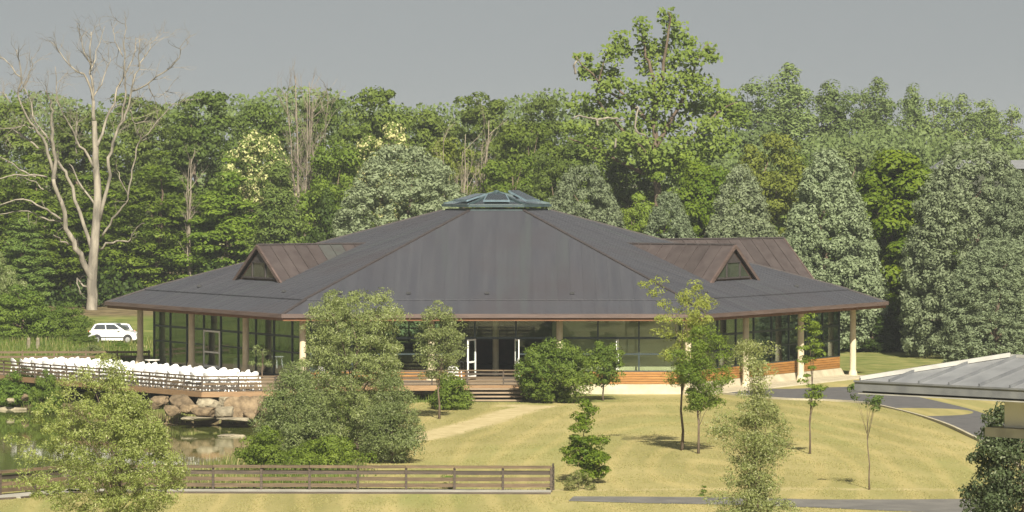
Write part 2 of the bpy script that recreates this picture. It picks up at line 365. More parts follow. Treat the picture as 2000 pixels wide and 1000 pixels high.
for a, b_ in zip(nl[:-1], nl[1:]):
    kb.beam((a.x, a.y, -.86), (b_.x, b_.y, -.86), .16, .14)
tag(kb.build('kerb', M['kerb']), kind='structure')
FPN = [G(1110, 979), G(1250, 983), G(1420, 986), G(1600, 992), G(1780, 1000), G(1960, 1006)]; FPF = [G(1120, 970), G(1250, 970.5), G(1420, 972), G(1600, 976), G(1780, 976), G(1960, 974)]
FP = [(p.x, p.y + .12) for p in FPN] + [(p.x, p.y - .12) for p in reversed(FPF)]
ribbon('footpath', [G(1110, 979, -.9), G(1250, 983, -.9), G(1420, 986, -.9), G(1600, 992, -.9), G(1780, 1000, -.9), G(1960, 1006, -.9)],
       [G(1120, 970, -.9), G(1250, 970.5, -.9), G(1420, 972, -.9), G(1600, 976, -.9), G(1780, 976, -.9), G(1960, 974, -.9)], -.885, M['path'])

# ------------------------------------------------------------------ pavilion
PC = Vector((-0.99, 265.0, 0.0))
pav = thing('pavilion', 'large six-sided glass pavilion with dark copper hipped roof and skylight', 'building', PC)
T30 = math.tan(math.radians(30))
def facet(i):                           # 0 = front (towards the camera), counter-clockwise seen from above
    a = math.radians(-90 + 60 * i); n = Vector((math.cos(a), math.sin(a), 0)); return n, Vector((-n.y, n.x, 0))
R_E, R_B, R_T = 25.2, 22.6, 3.5
A_E, A_B, A_T = [r * math.cos(math.radians(30)) for r in (R_E, R_B, R_T)]
Z_E, Z_B, Z_T = 4.0, 4.8, 9.85
def rz_(a):
    return Z_B + (A_B - a) * (Z_T - Z_B) / (A_B - A_T) if a <= A_B else Z_E + (A_E - a) * (Z_B - Z_E) / (A_E - A_B)
rb = MB()                               # roof boarding under the sheets
rings = []
for r, z in ((R_E - .05, Z_E - .12), (R_B, Z_B - .10), (R_T, Z_T - .10)):
    rings.append([Vector((r * math.cos(math.radians(-120 + 60 * k)), r * math.sin(math.radians(-120 + 60 * k)), z)) for k in range(6)])
for A, B in zip(rings[:-1], rings[1:]):
    for k in range(6): rb.add([A[k], A[(k + 1) % 6], B[(k + 1) % 6], B[k]], [(0, 1, 2, 3)])
roof = rb.build('roof', M['soffit'], pav)
def clip(poly, f):
    out = []
    for i in range(len(poly)):
        a, b = poly[i], poly[(i + 1) % len(poly)]; fa, fb = f(a), f(b)
        if fa >= 0: out.append(a)
        if fa * fb < 0: t = fa / (fa - fb); out.append((a[0] + (b[0] - a[0]) * t, a[1] + (b[1] - a[1]) * t))
    return out
def roofmat(i):
    m = bpy.data.materials.new('roof_copper'); m.use_nodes = True; nt = m.node_tree; b = nt.nodes['Principled BSDF']
    b.inputs['Roughness'].default_value = .6; b.inputs['Specular IOR Level'].default_value = .25
    tc = nt.nodes.new('ShaderNodeTexCoord'); m1 = nt.nodes.new('ShaderNodeMapping'); m1.inputs['Rotation'].default_value = (0, 0, -math.radians(60 * i))
    m2 = nt.nodes.new('ShaderNodeMapping'); m2.inputs['Scale'].default_value = (2.2, .10, .10)
    nt.links.new(tc.outputs['Object'], m1.inputs[0]); nt.links.new(m1.outputs[0], m2.inputs[0])
    n1 = nt.nodes.new('ShaderNodeTexNoise'); n1.inputs['Scale'].default_value = 1.0; n1.inputs['Detail'].default_value = 6; nt.links.new(m2.outputs[0], n1.inputs['Vector'])
    c = mix_rgb(nt, (.046, .047, .057), (.058, .059, .068), ramp(nt, n1.outputs[0], .32, .68))
    c = mix_rgb(nt, c, (.051, .048, .055), ramp(nt, noise(nt, .16, 4), .50, .72))
    n2 = nt.nodes.new('ShaderNodeTexNoise'); n2.inputs['Scale'].default_value = .35; n2.inputs['Detail'].default_value = 3; nt.links.new(m2.outputs[0], n2.inputs['Vector'])
    c = mix_rgb(nt, c, (.058, .065, .068), ramp(nt, n2.outputs[0], .60, .80))
    oi = nt.nodes.new('ShaderNodeObjectInfo'); hv = nt.nodes.new('ShaderNodeHueSaturation'); mr = nt.nodes.new('ShaderNodeMapRange'); mr.inputs[3].default_value = .955; mr.inputs[4].default_value = 1.045
    nt.links.new(oi.outputs['Random'], mr.inputs[0]); nt.links.new(mr.outputs[0], hv.inputs['Value']); nt.links.new(c, hv.inputs['Color']); nt.links.new(hv.outputs[0], b.inputs['Base Color'])
    return m
RM = [roofmat(i) for i in range(6)]
def panels(i, a0, a1, w, lift, m, seam=.045):
    n, t = facet(i); u0 = -a0 * T30; cnt = max(1, round(2 * a0 * T30 / w)); w = 2 * a0 * T30 / cnt
    for k in range(cnt):
        ua, ub = u0 + k * w, u0 + (k + 1) * w
        poly = clip(clip([(ua, a0), (ub, a0), (ub, a1), (ua, a1)], lambda p: p[1] * T30 - p[0]), lambda p: p[1] * T30 + p[0])
        if len(poly) < 3: continue
        b = MB(); zof = lambda p, dz: n * p[1] + t * p[0] + Vector((0, 0, rz_(p[1]) + lift + dz))
        b.prism([zof(p, 0) for p in poly], (0, 0, -.05))
        top = max(a1, abs(ua) / T30)
        if top < a0 - .05: b.beam(zof((ua, a0), .005), zof((ua, top), .005), .06, .03)
        mm = RM[i]
        b.build('roof_panel', mm, roof)
for i in (0, 1, 5):
    panels(i, A_B + .10, A_T, .75, 0, M['roof'])
    panels(i, A_E, A_B + .02, .75, -.075, M['roof'])
for i in (2, 3, 4):
    for a0, a1, l in ((A_B + .10, A_T, 0), (A_E, A_B + .02, -.075)): panels(i, a0, a1, 4.5, l, M['roof'])
for k in range(6):                      # hip caps
    a = math.radians(-120 + 60 * k); d = Vector((math.cos(a), math.sin(a), 0)); b = MB()
    for r0, z0, r1, z1 in ((R_E, Z_E - .06, R_B, Z_B - .02), (R_B, Z_B + .01, R_T, Z_T + .02)):
        b.beam(d * r0 + Vector((0, 0, z0)), d * r1 + Vector((0, 0, z1)), .20, .09)
    b.build('hip_cap', M['hip'], roof)
# fascia, soffit
for i in range(6):
    n, t = facet(i); L = A_E * T30
    b = MB(); p, q = n * A_E - t * (L + .02), n * A_E + t * (L + .02)
    b.beam(p + Vector((0, 0, 3.86)), q + Vector((0, 0, 3.86)), .10, .24); b.build('fascia', M['fascia'], roof)
    b = MB(); p, q = n * (A_E - .16) - t * (L - .08), n * (A_E - .16) + t * (L - .08)
    b.beam(p + Vector((0, 0, 3.66)), q + Vector((0, 0, 3.66)), .12, .20); b.build('fascia_board', M['soffit'], roof)
    L2 = 18.6 * T30
    b = MB(); b.prism([n * (A_E - .2) - t * (L - .1) + Vector((0, 0, 3.68)), n * (A_E - .2) + t * (L - .1) + Vector((0, 0, 3.68)),
                       n * 18.6 + t * L2 + Vector((0, 0, 3.68)), n * 18.6 - t * L2 + Vector((0, 0, 3.68))], (0, 0, .05)); b.build('soffit', M['soffit'], roof)
for i, us in ((0, (-9.3, -5.2, -.5, 4.6)), (1, (-7, 5.5)), (5, (-5, 6.8))):        # small snow-guard vents near the break line and under the skylight
    n, t = facet(i)
    for u in us:
        b = MB(); a = A_B - .8; b.box(n * a + t * u + Vector((0, 0, rz_(a) + .08)), (.26, .22, .12)); b.build('roof_vent', M['black'], roof)

def dormer(i, rho, ztop, hw, zfoot, rho_in, m):
    n, t = facet(i); Z = Vector((0, 0, 1)); ov = .20
    sl = (ztop - zfoot) / hw
    body = MB()                         # gable wall boarding
    g0 = n * rho
    body.prism([g0 - t * (hw - .25) + Z * (zfoot + .02), g0 + t * (hw - .25) + Z * (zfoot + .02), g0 + Z * (ztop - .25)], -n * .06)
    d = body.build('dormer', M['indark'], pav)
    # two roof slopes of sheets
    npan = 9 if rho < 20 else 14
    for s in (-1, 1):
        for k in range(npan):
            r0 = rho + ov - (rho + ov - rho_in) * k / npan; r1 = rho + ov - (rho + ov - rho_in) * (k + 1) / npan
            def foot(r):                # where the slope meets the main roof
                # main roof height along this facet at apothem r (u small): z = rz_(r) ; slope height: ztop - sl*u
                zr = rz_(min(r, A_E)) - .03
                u = (ztop - zr) / sl
                return max(.02, min(u, hw + .25))
            u0, u1 = foot(r0), foot(r1)
            b = MB()
            b.prism([n * r0 + Z * ztop, n * r0 + t * s * u0 + Z * (ztop - sl * u0), n * r1 + t * s * u1 + Z * (ztop - sl * u1), n * r1 + Z * ztop], (0, 0, -.05))
            b.beam(n * r0 + Z * (ztop + .02), n * r0 + t * s * u0 + Z * (ztop - sl * u0 + .02), .03, .06)
            pm = M['patina'] if (i == 5 and s == 1 and k in (5, 6)) else m
            b.build('roof_panel', pm, d)
        b = MB()                        # barge board
        e = n * (rho + ov); b.beam(e + Z * (ztop - .10), e + t * s * (hw + .2) + Z * (ztop - sl * (hw + .2) - .06), .12, .22); b.build('barge_board', M['fascia'], d)
    b = MB(); b.beam(n * (rho + ov) + Z * (ztop + .03), n * rho_in + Z * (ztop + .03), .22, .08); b.build('ridge_cap', M['hip'], d)
    # glazed lower part of the gable, framed
    zfoot += .14; zt = zfoot + (ztop - zfoot) * .50
    f = g0 + n * .03
    def uw(z): return max(.05, (ztop - .45 - z) / sl)
    w0, w1 = uw(zfoot + .12), uw(zt)
    xs_ = [-w0, -w1, w1, w0]
    b = MB(); b.prism([f - t * w1 + Z * (zfoot + .12), f + t * w1 + Z * (zfoot + .12), f + t * w1 + Z * zt, f - t * w1 + Z * zt], n * .02); b.build('pane', M['dglass'], d)
    for s in (-1, 1):
        b = MB(); b.prism([f + t * s * w0 + Z * (zfoot + .12), f + t * s * w1 + Z * (zfoot + .12), f + t * s * w1 + Z * zt], n * .02); b.build('pane', M['dglass'], d)
    b = MB(); f2 = g0 + n * .08
    b.beam(f2 - t * w0 + Z * (zfoot + .10), f2 + t * w0 + Z * (zfoot + .10), .10, .10); b.beam(f2 - t * w1 + Z * zt, f2 + t * w1 + Z * zt, .08, .08)
    for s in (-1, 1): b.beam(f2 + t * s * w1 + Z * (zfoot + .1), f2 + t * s * w1 + Z * zt, .07, .07, up=n)
    b.build('window_frame', M['hip'], d)
    b = MB(); g2 = g0 + n * .05; b.prism([g2 - t * (w1 - .05) + Z * (zt + .05), g2 + t * (w1 - .05) + Z * (zt + .05), g2 + Z * (ztop - .5)], n * .03); b.build('gable_board', M['hip'], d)
M['dglass'] = mat('dormer_glass', (.030, .036, .026), (.05, .058, .04), rough=.08, spec=.7, scale=.7)
dormer(1, 17.0, 7.80, 3.30, 5.50, 9.6, M['roofdorm'])
dormer(5, 17.0, 7.80, 3.30, 5.50, 9.6, M['roofdorm'])
dormer(2, 22.0, 7.85, 5.0, 4.05, 9.6, M['roofdorm'])

# skylight
sk = MB()
def hexring(r, z): return [Vector((r * math.cos(math.radians(-120 + 60 * k)), r * math.sin(math.radians(-120 + 60 * k)), z)) for k in range(6)]
sk.prism(hexring(3.32, Z_T - .15), (0, 0, .25)); sk.prism(hexring(3.55, 10.08), (0, 0, .16))
sky_o = sk.build('skylight', M['skyframe'], pav)
apex = Vector((0, 0, 11.0)); rim = hexring(3.42, 10.24)
for k in range(6):
    a, c_ = rim[k], rim[(k + 1) % 6]
    b = MB(); b.prism([a, c_, apex], (0, 0, .03)); b.build('pane', M['skyglass'], sky_o)
    b = MB(); b.beam(a + Vector((0, 0, .05)), apex + Vector((0, 0, .05)), .10, .10); b.build('glazing_bar', M['skyframe'], sky_o)
    mid = (a + c_) / 2; inn = (apex - mid); tt = (c_ - a).normalized(); up = tt.cross(inn.normalized())
    if up.z < 0: up = -up
    lo, hi = mid + inn * .10 + up * .10, mid + inn * .62 + up * (.12 if k != 1 else .34)
    b = MB(); b.prism([lo - tt * .85, lo + tt * .85, hi + tt * .62, hi - tt * .62], up * .10); b.build('vent_sash', M['skysash'], sky_o)
    b = MB(); l2, h2 = lo + up * .11 + inn * .03, hi + up * .11 - inn * .03
    b.prism([l2 - tt * .75, l2 + tt * .75, h2 + tt * .54, h2 - tt * .54], up * .02); b.build('sash_pane', M['skyglass'], sky_o)
b = MB(); b.tube([apex + Vector((0, 0, -.02)), apex + Vector((0, 0, .14))], [.28, .12], 6); b.build('finial', M['skyframe'], sky_o)

# columns
R_C, R_G = 22.95, 22.05
A_C, A_G = R_C * math.cos(math.radians(30)), R_G * math.cos(math.radians(30))
for i in range(6):
    n, t = facet(i); L = R_C
    for k in range(3):
        p = n * A_C + t * (L * (k / 3 - .5)); zb = -.95 if i in (0, 1, 2, 3) else -.05
        if i == 0 and k in (0, 1): zb = -.05
        b = MB(); b.tube([p + Vector((0, 0, zb + .5)), p + Vector((0, 0, 3.70))], [.205, .19], 14)
        b.tube([p + Vector((0, 0, zb)), p + Vector((0, 0, zb + .35)), p + Vector((0, 0, zb + .52))], [.33, .27, .205], 14)
        b.build('column', M['column'], pav, smooth=False)
# slab, plinth and apron
def hexprism(name, r, z0, z1, m):
    b = MB(); b.prism([Vector((r * math.cos(math.radians(-120 + 60 * k)), r * math.sin(math.radians(-120 + 60 * k)), z0)) for k in range(6)], (0, 0, z1 - z0)); return b.build(name, m, pav)
hexprism('floor_slab', R_G - .1, -.95, -.005, M['floor'])
pl = MB()
for i in range(6):
    n, t = facet(i); L0, L1 = (A_G + .12) * T30, (A_G + .45) * T30
    pl.hexa([n * (A_G + .45) - t * L1 + Vector((0, 0, -1)), n * (A_G + .45) + t * L1 + Vector((0, 0, -1)), n * (A_G - .1) + t * (L0 - .1) + Vector((0, 0, -1)), n * (A_G - .1) - t * (L0 - .1) + Vector((0, 0, -1))],
            [n * (A_G + .12) - t * L0 + Vector((0, 0, -.32)), n * (A_G + .12) + t * L0 + Vector((0, 0, -.32)), n * (A_G - .1) + t * (L0 - .1) + Vector((0, 0, -.32)), n * (A_G - .1) - t * (L0 - .1) + Vector((0, 0, -.32))])
pl.build('plinth', M['plinth'], pav)
ap = MB()
for i in (1, 2):
    n, t = facet(i); L0, L1 = A_G * T30, (A_C + 1.5) * T30
    ap.hexa([n * (A_C + 1.5) - t * L1 + Vector((0, 0, -1)), n * (A_C + 1.5) + t * L1 + Vector((0, 0, -1)), n * A_G + t * L0 + Vector((0, 0, -1)), n * A_G - t * L0 + Vector((0, 0, -1))],
            [n * (A_C + 1.2) - t * L1 + Vector((0, 0, -.84)), n * (A_C + 1.2) + t * L1 + Vector((0, 0, -.84)), n * A_G + t * L0 + Vector((0, 0, -.72)), n * A_G - t * L0 + Vector((0, 0, -.72))])
ap.build('apron', M['plinth'], pav)
# window walls: three bays a side, three panes across
for i in range(6):
    n, t = facet(i); L = R_G; low = 0.04 if i in (5, 4) else .45
    rows = [low, 1.48, 2.44, 3.66]
    for bay in range(3):
        fr = MB(); base = n * A_G; panes = []
        for k in range(4):
            u = L * (-.5 + (bay * 3 + k) / 9)
            if k == 3 and bay < 2: continue
            fr.beam(base + t * u + Vector((0, 0, low - .02)), base + t * u + Vector((0, 0, 3.68)), .09, .12, up=n)
        u0, u1 = L * (-.5 + bay / 3), L * (-.5 + (bay + 1) / 3)
        for z in rows:
            segs = [(u0, u1)]
            if i == 0 and bay == 1 and z < 2.0: segs = [(u0, u0 + L / 9), (u0 + 2 * L / 9, u1)]
            for a, c_ in segs: fr.beam(base + t * a + Vector((0, 0, z)), base + t * c_ + Vector((0, 0, z)), .10, .09 if z != 2.44 else .13)
        wall = fr.build('window_wall', M['mullion'], pav)
        for k in range(3):
            for r in range(3):
                if i == 0 and bay == 1 and k == 1 and r < 2: continue      # the open double door
                a, c_ = u0 + (k * L / 9) + .05, u0 + (k + 1) * L / 9 - .05
                b = MB(); b.prism([base + t * a + Vector((0, 0, rows[r] + .05)), base + t * c_ + Vector((0, 0, rows[r] + .05)), base + t * c_ + Vector((0, 0, rows[r + 1] - .06)), base + t * a + Vector((0, 0, rows[r + 1] - .06))], n * .012)
                b.build('pane', M['glass'], wall)
        if low > .1:                    # horizontal timber boarding below the glass
            nb = 5 if i in (0, 1) else 1; h = (.42 + .32) / nb
            spans = [(u0, u1)]
            if i == 0 and bay == 1: spans = [(u0, u0 + L / 9 - .02), (u0 + 2 * L / 9 + .02, u1)]
            for a, c_ in spans:
                for q in range(nb):
                    b = MB(); zc = -.31 + h * (q + .5); off = .02 * (q % 2) * .5
                    b.beam(base + n * (.03 + off) + t * (a + .01) + Vector((0, 0, zc)), base + n * (.03 + off) + t * (c_ - .01) + Vector((0, 0, zc)), .06, h - .022)
                    b.build('plank', M['plank'], wall)
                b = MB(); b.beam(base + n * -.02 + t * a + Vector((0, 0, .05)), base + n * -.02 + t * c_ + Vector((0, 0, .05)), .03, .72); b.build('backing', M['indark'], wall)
# doors: open double door in front, a closed white framed door on the terrace side, an open casement
def door_leaf(o, dirv, w, z0, z1, parent, name='door', th=.055, handle=True):
    dirv = dirv.normalized(); Z = Vector((0, 0, 1)); b = MB(); fw = .11
    b.beam(o + dirv * fw / 2 + Z * z0, o + dirv * fw / 2 + Z * z1, th, fw, up=dirv); b.beam(o + dirv * (w - fw / 2) + Z * z0, o + dirv * (w - fw / 2) + Z * z1, th, fw, up=dirv)
    for z in (z0 + .09, z0 + (z1 - z0) * .42, z1 - .06): b.beam(o + dirv * fw + Z * z, o + dirv * (w - fw) + Z * z, th * .9, .10 if z > z0 + .1 else .18)
    d = b.build(name, M['white'], parent)
    g = MB(); nn = dirv.cross(Z); g.prism([o + dirv * fw + Z * (z0 + .15), o + dirv * (w - fw) + Z * (z0 + .15), o + dirv * (w - fw) + Z * (z1 - .1), o + dirv * fw + Z * (z1 - .1)], nn * .012); g.build('pane', M['glass'], d)
    if handle:
        h = MB(); h.beam(o + dirv * (w - .06) + nn * .07 + Z * (z0 + 1.0), o + dirv * (w - .06) + nn * .07 + Z * (z0 + 1.25), .03, .03, up=dirv); h.build('handle', M['rim'], d)
n, t = facet(0); base = n * A_G
door_leaf(base + t * (-L / 18 + .05), Vector((-.42, -.9, 0)), 1.12, .04, 2.40, pav); door_leaf(base + t * (L / 18 - .05), Vector((.20, -.98, 0)), 1.12, .04, 2.40, pav)
door_leaf(base + t * (L * (3.0 / 9)), Vector((-.15, -1, 0)), .95, .52, 2.38, pav, 'casement', handle=False)
n, t = facet(5); base = n * (A_G + .07)
door_leaf(base + t * (L * (-.5 + 3.05 / 9)), t, L / 9 * .95, .06, 2.42, pav)
# inside: columns, a pale partition, dark service core, tables under cloths
for k in range(6):
    for ang, r in ((-90 + 60 * k, 15.0), (-60 + 60 * k, 15.6)):
        p = Vector((math.cos(math.radians(ang)) * r, math.sin(math.radians(ang)) * r, 0)); b = MB()
        b.tube([p + Vector((0, 0, -.01)), p + Vector((0, 0, rz_(r) - .3))], [.19, .19], 12); b.build('inner_column', M['column'], pav)
b = MB(); b.box((7.2, -18.1, 1.83), (7.6, .12, 3.62)); b.build('partition', M['inwall'], pav)
b = MB(); b.box((9.6, -9.4, 1.85), (.15, 9.0, 3.7)); b.build('partition', M['inwall'], pav)
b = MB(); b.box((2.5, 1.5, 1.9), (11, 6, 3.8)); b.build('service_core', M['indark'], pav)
b = MB(); b.box((14.5, -3, 1.9), (.2, 7, 3.8)); b.build('partition', M['hip'], pav)
b = MB(); b.box((-2.2, -16.0, .55), (1.6, .5, 1.1)); b.build('counter', M['indark'], pav)

# ------------------------------------------------------------------ terrace deck with railing
Z0 = 0.0
EDGE = [Vector((-40.5, 262.5)), Vector((-30.9, 250.2)), Vector((-17.5, 232.3)), Vector((-13.4, 232.8)), Vector((-10.8, 238.6)), Vector((-2.6, 239.2)), Vector((1.6, 239.2))]
dk = MB()
inner = [Vector((1.6, 245.6)), Vector((-12.1, 245.6)), Vector((-23.3, 265.0)), Vector((-30, 272))]
dk.prism([Vector((p.x, p.y, -.04)) for p in EDGE + inner], (0, 0, -.10))
terr = thing('terrace_deck', 'timber terrace deck with slatted railing around the pavilion above the pond rocks', 'deck', (-17.5, 240, 0))
def tb(b, name, m): 
    o = b.build(name, m, terr); o.location = Vector((17.5, -240, 0)); return o
tb(dk, 'deck_floor', M['deck'])
for a, c_ in zip(EDGE[:-1], EDGE[1:]):
    b = MB(); b.beam((a.x, a.y, -.17), (c_.x, c_.y, -.17), .12, .30); tb(b, 'edge_beam', M['deckedge'])
    ln = (c_ - a).length; npan = max(1, round(ln / 1.9))
    for k in range(npan + 1):
        if k == npan and c_ is not EDGE[-1]: continue
        p = a + (c_ - a) * (k / npan); b = MB(); b.box((p.x, p.y, .39), (.09, .09, .84)); tb(b, 'post', M['raildark'])
    for k in range(npan):
        p, q = a + (c_ - a) * (k / npan), a + (c_ - a) * ((k + 1) / npan)
        for z, w, h in ((.84, .16, .07), (.64, .04, .12), (.42, .04, .12), (.20, .04, .12)):
            b = MB(); dd = (q - p).normalized() * .012
            b.beam((p.x + dd.x, p.y + dd.y, z), (q.x - dd.x, q.y - dd.y, z), w, h); tb(b, 'rail', M['rail'] if z > .8 or rnd.random() < .6 else M['raildark'])
for k in range(4):                      # steps down from the deck below the door
    b = MB(); b.box((-1.0, 238.9 - .32 * k, -.22 - .2 * k), (3.2, .36, .08)); tb(b, 'step', M['deck'])
for k in range(8):                      # timber props under the overhanging edge
    p = EDGE[1] + (EDGE[2] - EDGE[1]) * ((k + .3) / 8); b = MB(); b.box((p.x + .9, p.y + .7, -1.2), (.2, .2, 2.1)); tb(b, 'prop', M['raildark'])
for k in range(5):
    p = EDGE[2] + (EDGE[3] - EDGE[2]) * ((k + .3) / 5); b = MB(); b.box((p.x + .2, p.y + 1.0, -1.2), (.2, .2, 2.1)); tb(b, 'prop', M['raildark'])

# white plastic armchairs and tables
def make_chair():
    t = thing('garden_chair', '', 'chair'); mt = M['chair']
    b = MB(); b.prism([(-.24, -.24, .43), (.24, -.24, .43), (.22, .22, .41), (-.22, .22, .41)], (0, 0, .03)); b.build('seat', mt, t)
    b = MB(); N = 7                     # curved back with a rounded top
    for k in range(N):
        x0, x1 = -.27 + .54 * k / N, -.27 + .54 * (k + 1) / N
        def yy(x): return .30 - .9 * x * x
        def zt(x): return .90 - 1.6 * x * x
        y0, y1 = yy(x0), yy(x1)
        if k % 2 == 1:
            b.hexa([(x0, y0 - .08, .44), (x1, y1 - .08, .44), (x1, y1 - .055, .44), (x0, y0 - .055, .44)], [(x0, y0 - .03, .655), (x1, y1 - .03, .655), (x1, y1 - .005, .655), (x0, y0 - .005, .655)])
            b.hexa([(x0, y0 - .02, .67), (x1, y1 - .02, .67), (x1, y1 + .005, .67), (x0, y0 + .005, .67)], [(x0, y0 + .03, zt(x0)), (x1, y1 + .03, zt(x1)), (x1, y1 + .055, zt(x1)), (x0, y0 + .055, zt(x0))])
        else:
            b.hexa([(x0, y0 - .08, .44), (x1, y1 - .08, .44), (x1, y1 - .055, .44), (x0, y0 - .055, .44)], [(x0, y0 + .03, zt(x0)), (x1, y1 + .03, zt(x1)), (x1, y1 + .055, zt(x1)), (x0, y0 + .055, zt(x0))])
    b.build('backrest', mt, t)
    for s in (-1, 1):
        b = MB(); b.beam((s * .28, -.24, .66), (s * .28, .22, .68), .06, .03); b.beam((s * .28, .20, .68), (s * .24, .25, .76), .05, .03); b.build('armrest', mt, t)
        for y in (-.24, .25):
            b = MB(); b.beam((s * .30, y * 1.08, 0), (s * .26, y * .9, .44 if y > 0 else .66), .05, .05, up=Vector((0, 1, 0))); b.build('leg', mt, t)
    return t
def make_table():
    t = thing('garden_table', '', 'table'); mt = M['chair']
    b = MB(); b.tube([(0, 0, .70), (0, 0, .74)], [.46, .48], 18); b.build('table_top', mt, t)
    for k in range(4):
        a = math.radians(45 + 90 * k); b = MB(); b.beam((math.cos(a) * .38, math.sin(a) * .38, 0), (math.cos(a) * .28, math.sin(a) * .28, .70), .05, .05, up=Vector((0, 1, 0))); b.build('leg', mt, t)
    return t
chair0, table0 = make_chair(), make_table(); first = {'c': True, 't': True}
def put_chair(x, y, rz, label, group=None, z=-.04):
    o = chair0 if first['c'] else copy_tree(chair0); first['c'] = False
    o.location = (x, y, z); o.rotation_euler = (0, 0, rz); o.scale = (1.16, 1.16, 1.20); o['label'] = label
    if group: o['group'] = group
    elif 'group' in o: del o['group']
def put_table(x, y, label, group=None, z=-.04):
    o = table0 if first['t'] else copy_tree(table0); first['t'] = False
    o.location = (x, y, z); o.rotation_euler = (0, 0, rnd.uniform(0, 1.5)); o['label'] = label
    if group: o['group'] = group
e1, e2 = EDGE[1], EDGE[2]; dirE = (e2 - e1).normalized(); nrmE = Vector((-dirE.y, dirE.x))      # away from the water
LN = (e2 - e1).length
ti = 0
for row, off in ((0, .8), (1, 2.7)):
    s = .3 + row * .5
    while s < LN - .3:
        c0 = e1 + dirE * s + nrmE * (off + rnd.uniform(-.08, .08))
        if row == 0 or s < LN - 2:
            put_table(c0.x + nrmE.x * .75, c0.y + nrmE.y * .75, 'round white plastic table hemmed in by chairs on the deck', 'white tables among the terrace chairs')
            for dx, dn, rr in ((-.12, .0, math.pi), (.55, .55, math.pi / 2 + .6), (-.55, .95, -math.pi / 2), (.25, 1.45, .1)):
                q = c0 + dirE * dx + nrmE * dn
                rz = math.atan2(dirE.y, dirE.x) + rr + rnd.uniform(-.35, .35)
                put_chair(q.x, q.y, rz, 'white plastic armchair packed among its likes along the deck railing', 'white armchairs crowding the terrace deck')
        s += 1.28
for x_, y_ in ((-16.6, 233.6), (-15.6, 233.5), (-14.7, 233.7), (-16.0, 234.7), (-14.9, 234.8)):
    put_chair(x_, y_, rnd.uniform(0, 6), 'white plastic armchair packed among its likes along the deck railing', 'white armchairs crowding the terrace deck')
put_chair(-3.35, 241.2, 2.8, 'lone white plastic armchair beside the open double door')
put_chair(-10.9, 240.6, 2.2, 'white plastic armchair standing behind the large pond-side willow')
put_table(-22.3, 266.6 - 11.5, 'white plastic table just outside the terrace door')
# tables under cloths inside the hall
def cloth_table(x, y, label):
    b = MB(); N = 20; top = [(math.cos(6.2832 * k / N) * .8, math.sin(6.2832 * k / N) * .8, .76) for k in range(N)]
    bot = [(math.cos(6.2832 * k / N) * (.86 + .06 * math.sin(k * 2.5)), math.sin(6.2832 * k / N) * (.86 + .06 * math.sin(k * 2.5)), .02) for k in range(N)]
    b.add(top + bot, [tuple(range(N))] + [(k, N + k, N + (k + 1) % N, (k + 1) % N) for k in range(N)])
    o = b.build('cloth_table', M['chair'], None); o.location = (x, y, 0); tag(o, label, 'table')
cloth_table(-12.6, 250.2, 'round table under a white cloth behind the glass, left of the corner column')
cloth_table(-16.5, 255.5, 'round table under a white cloth behind the glass near terrace door')

# ------------------------------------------------------------------ pond-side rocks
def rock_mesh(seed, w, d, h, flat=False):
    r = np.random.RandomState(seed)
    import bmesh
    bm = bmesh.new(); bmesh.ops.create_icosphere(bm, subdivisions=3, radius=1)
    pl = [(Vector(r.normal(size=3)).normalized(), r.uniform(.62, .9)) for _ in range(9)] + [(Vector((0, 0, 1)), .72)]
    for v in bm.verts:
        p = v.co * 1.25
        for nn, dd in pl:
            e = p.dot(nn) - dd
            if e > 0: p = p - nn * e
        q_ = v.co * 3.1; p += v.co * (.05 * math.sin(q_.x * 1.7 + seed) * math.sin(q_.y * 2.1 + q_.z) + .03 * math.sin(q_.z * 4.3 + q_.x * 3)) + Vector(r.normal(size=3)) * .012
        v.co = Vector((p.x * w / 1.7, p.y * d / 1.7, p.z * h / 1.5))
    me = bpy.data.meshes.new('rock'); bm.to_mesh(me); bm.free(); return me
rocks = [(309, 784, 38, 20, 0, 'tan boulder partly behind leafy sapling, leftmost below the deck corner'), (355, 784, 40, 26, 0, 'rounded tan boulder under the deck, left of the pale slab'),
         (373, 799, 30, 18, 0, 'low brown boulder wedged below the rounded tan one'), (402, 789, 42, 20, 1, 'pale block-shaped boulder directly under the deck corner'),
         (438, 783, 24, 16, 1, 'small pale boulder tucked high beneath the deck edge'), (401, 806, 42, 20, 0, 'brown boulder under the pale block at waterline'),
         (441, 806, 30, 24, 1, 'whitish boulder with bright face beside the largest brown one'), (471, 796, 48, 42, 0, 'largest brown boulder of the bank below the deck'),
         (503, 788, 28, 30, 0, 'tall brown boulder at right end of bank by the willow'), (489, 812, 22, 14, 0, 'small brown boulder at the foot of the largest one'),
         (385, 817, 52, 6, 1, 'flat pale ledge stone lying at the waterline'), (462, 819, 54, 6, 1, 'long flat stone at waterline under the largest boulder'),
         (452, 829, 46, 7, 1, 'flat wet stone just off the bank'), (455, 853, 42, 9, 1, 'pale flat stone alone in the pond'),
         (82, 781, 24, 14, 1, 'pale stone on the muddy far bank by the drooping leaves'), (50, 775, 14, 12, 0, 'small upright brown stone on the muddy far bank'), (20, 782, 12, 9, 1, 'smallest stone on far bank near left picture edge'),
         (335, 800, 30, 16, 0, 'brown boulder half hidden behind sapling leaves at the waterline'), (520, 805, 26, 18, 0, 'brown boulder half sunk in grass beside the willow')]
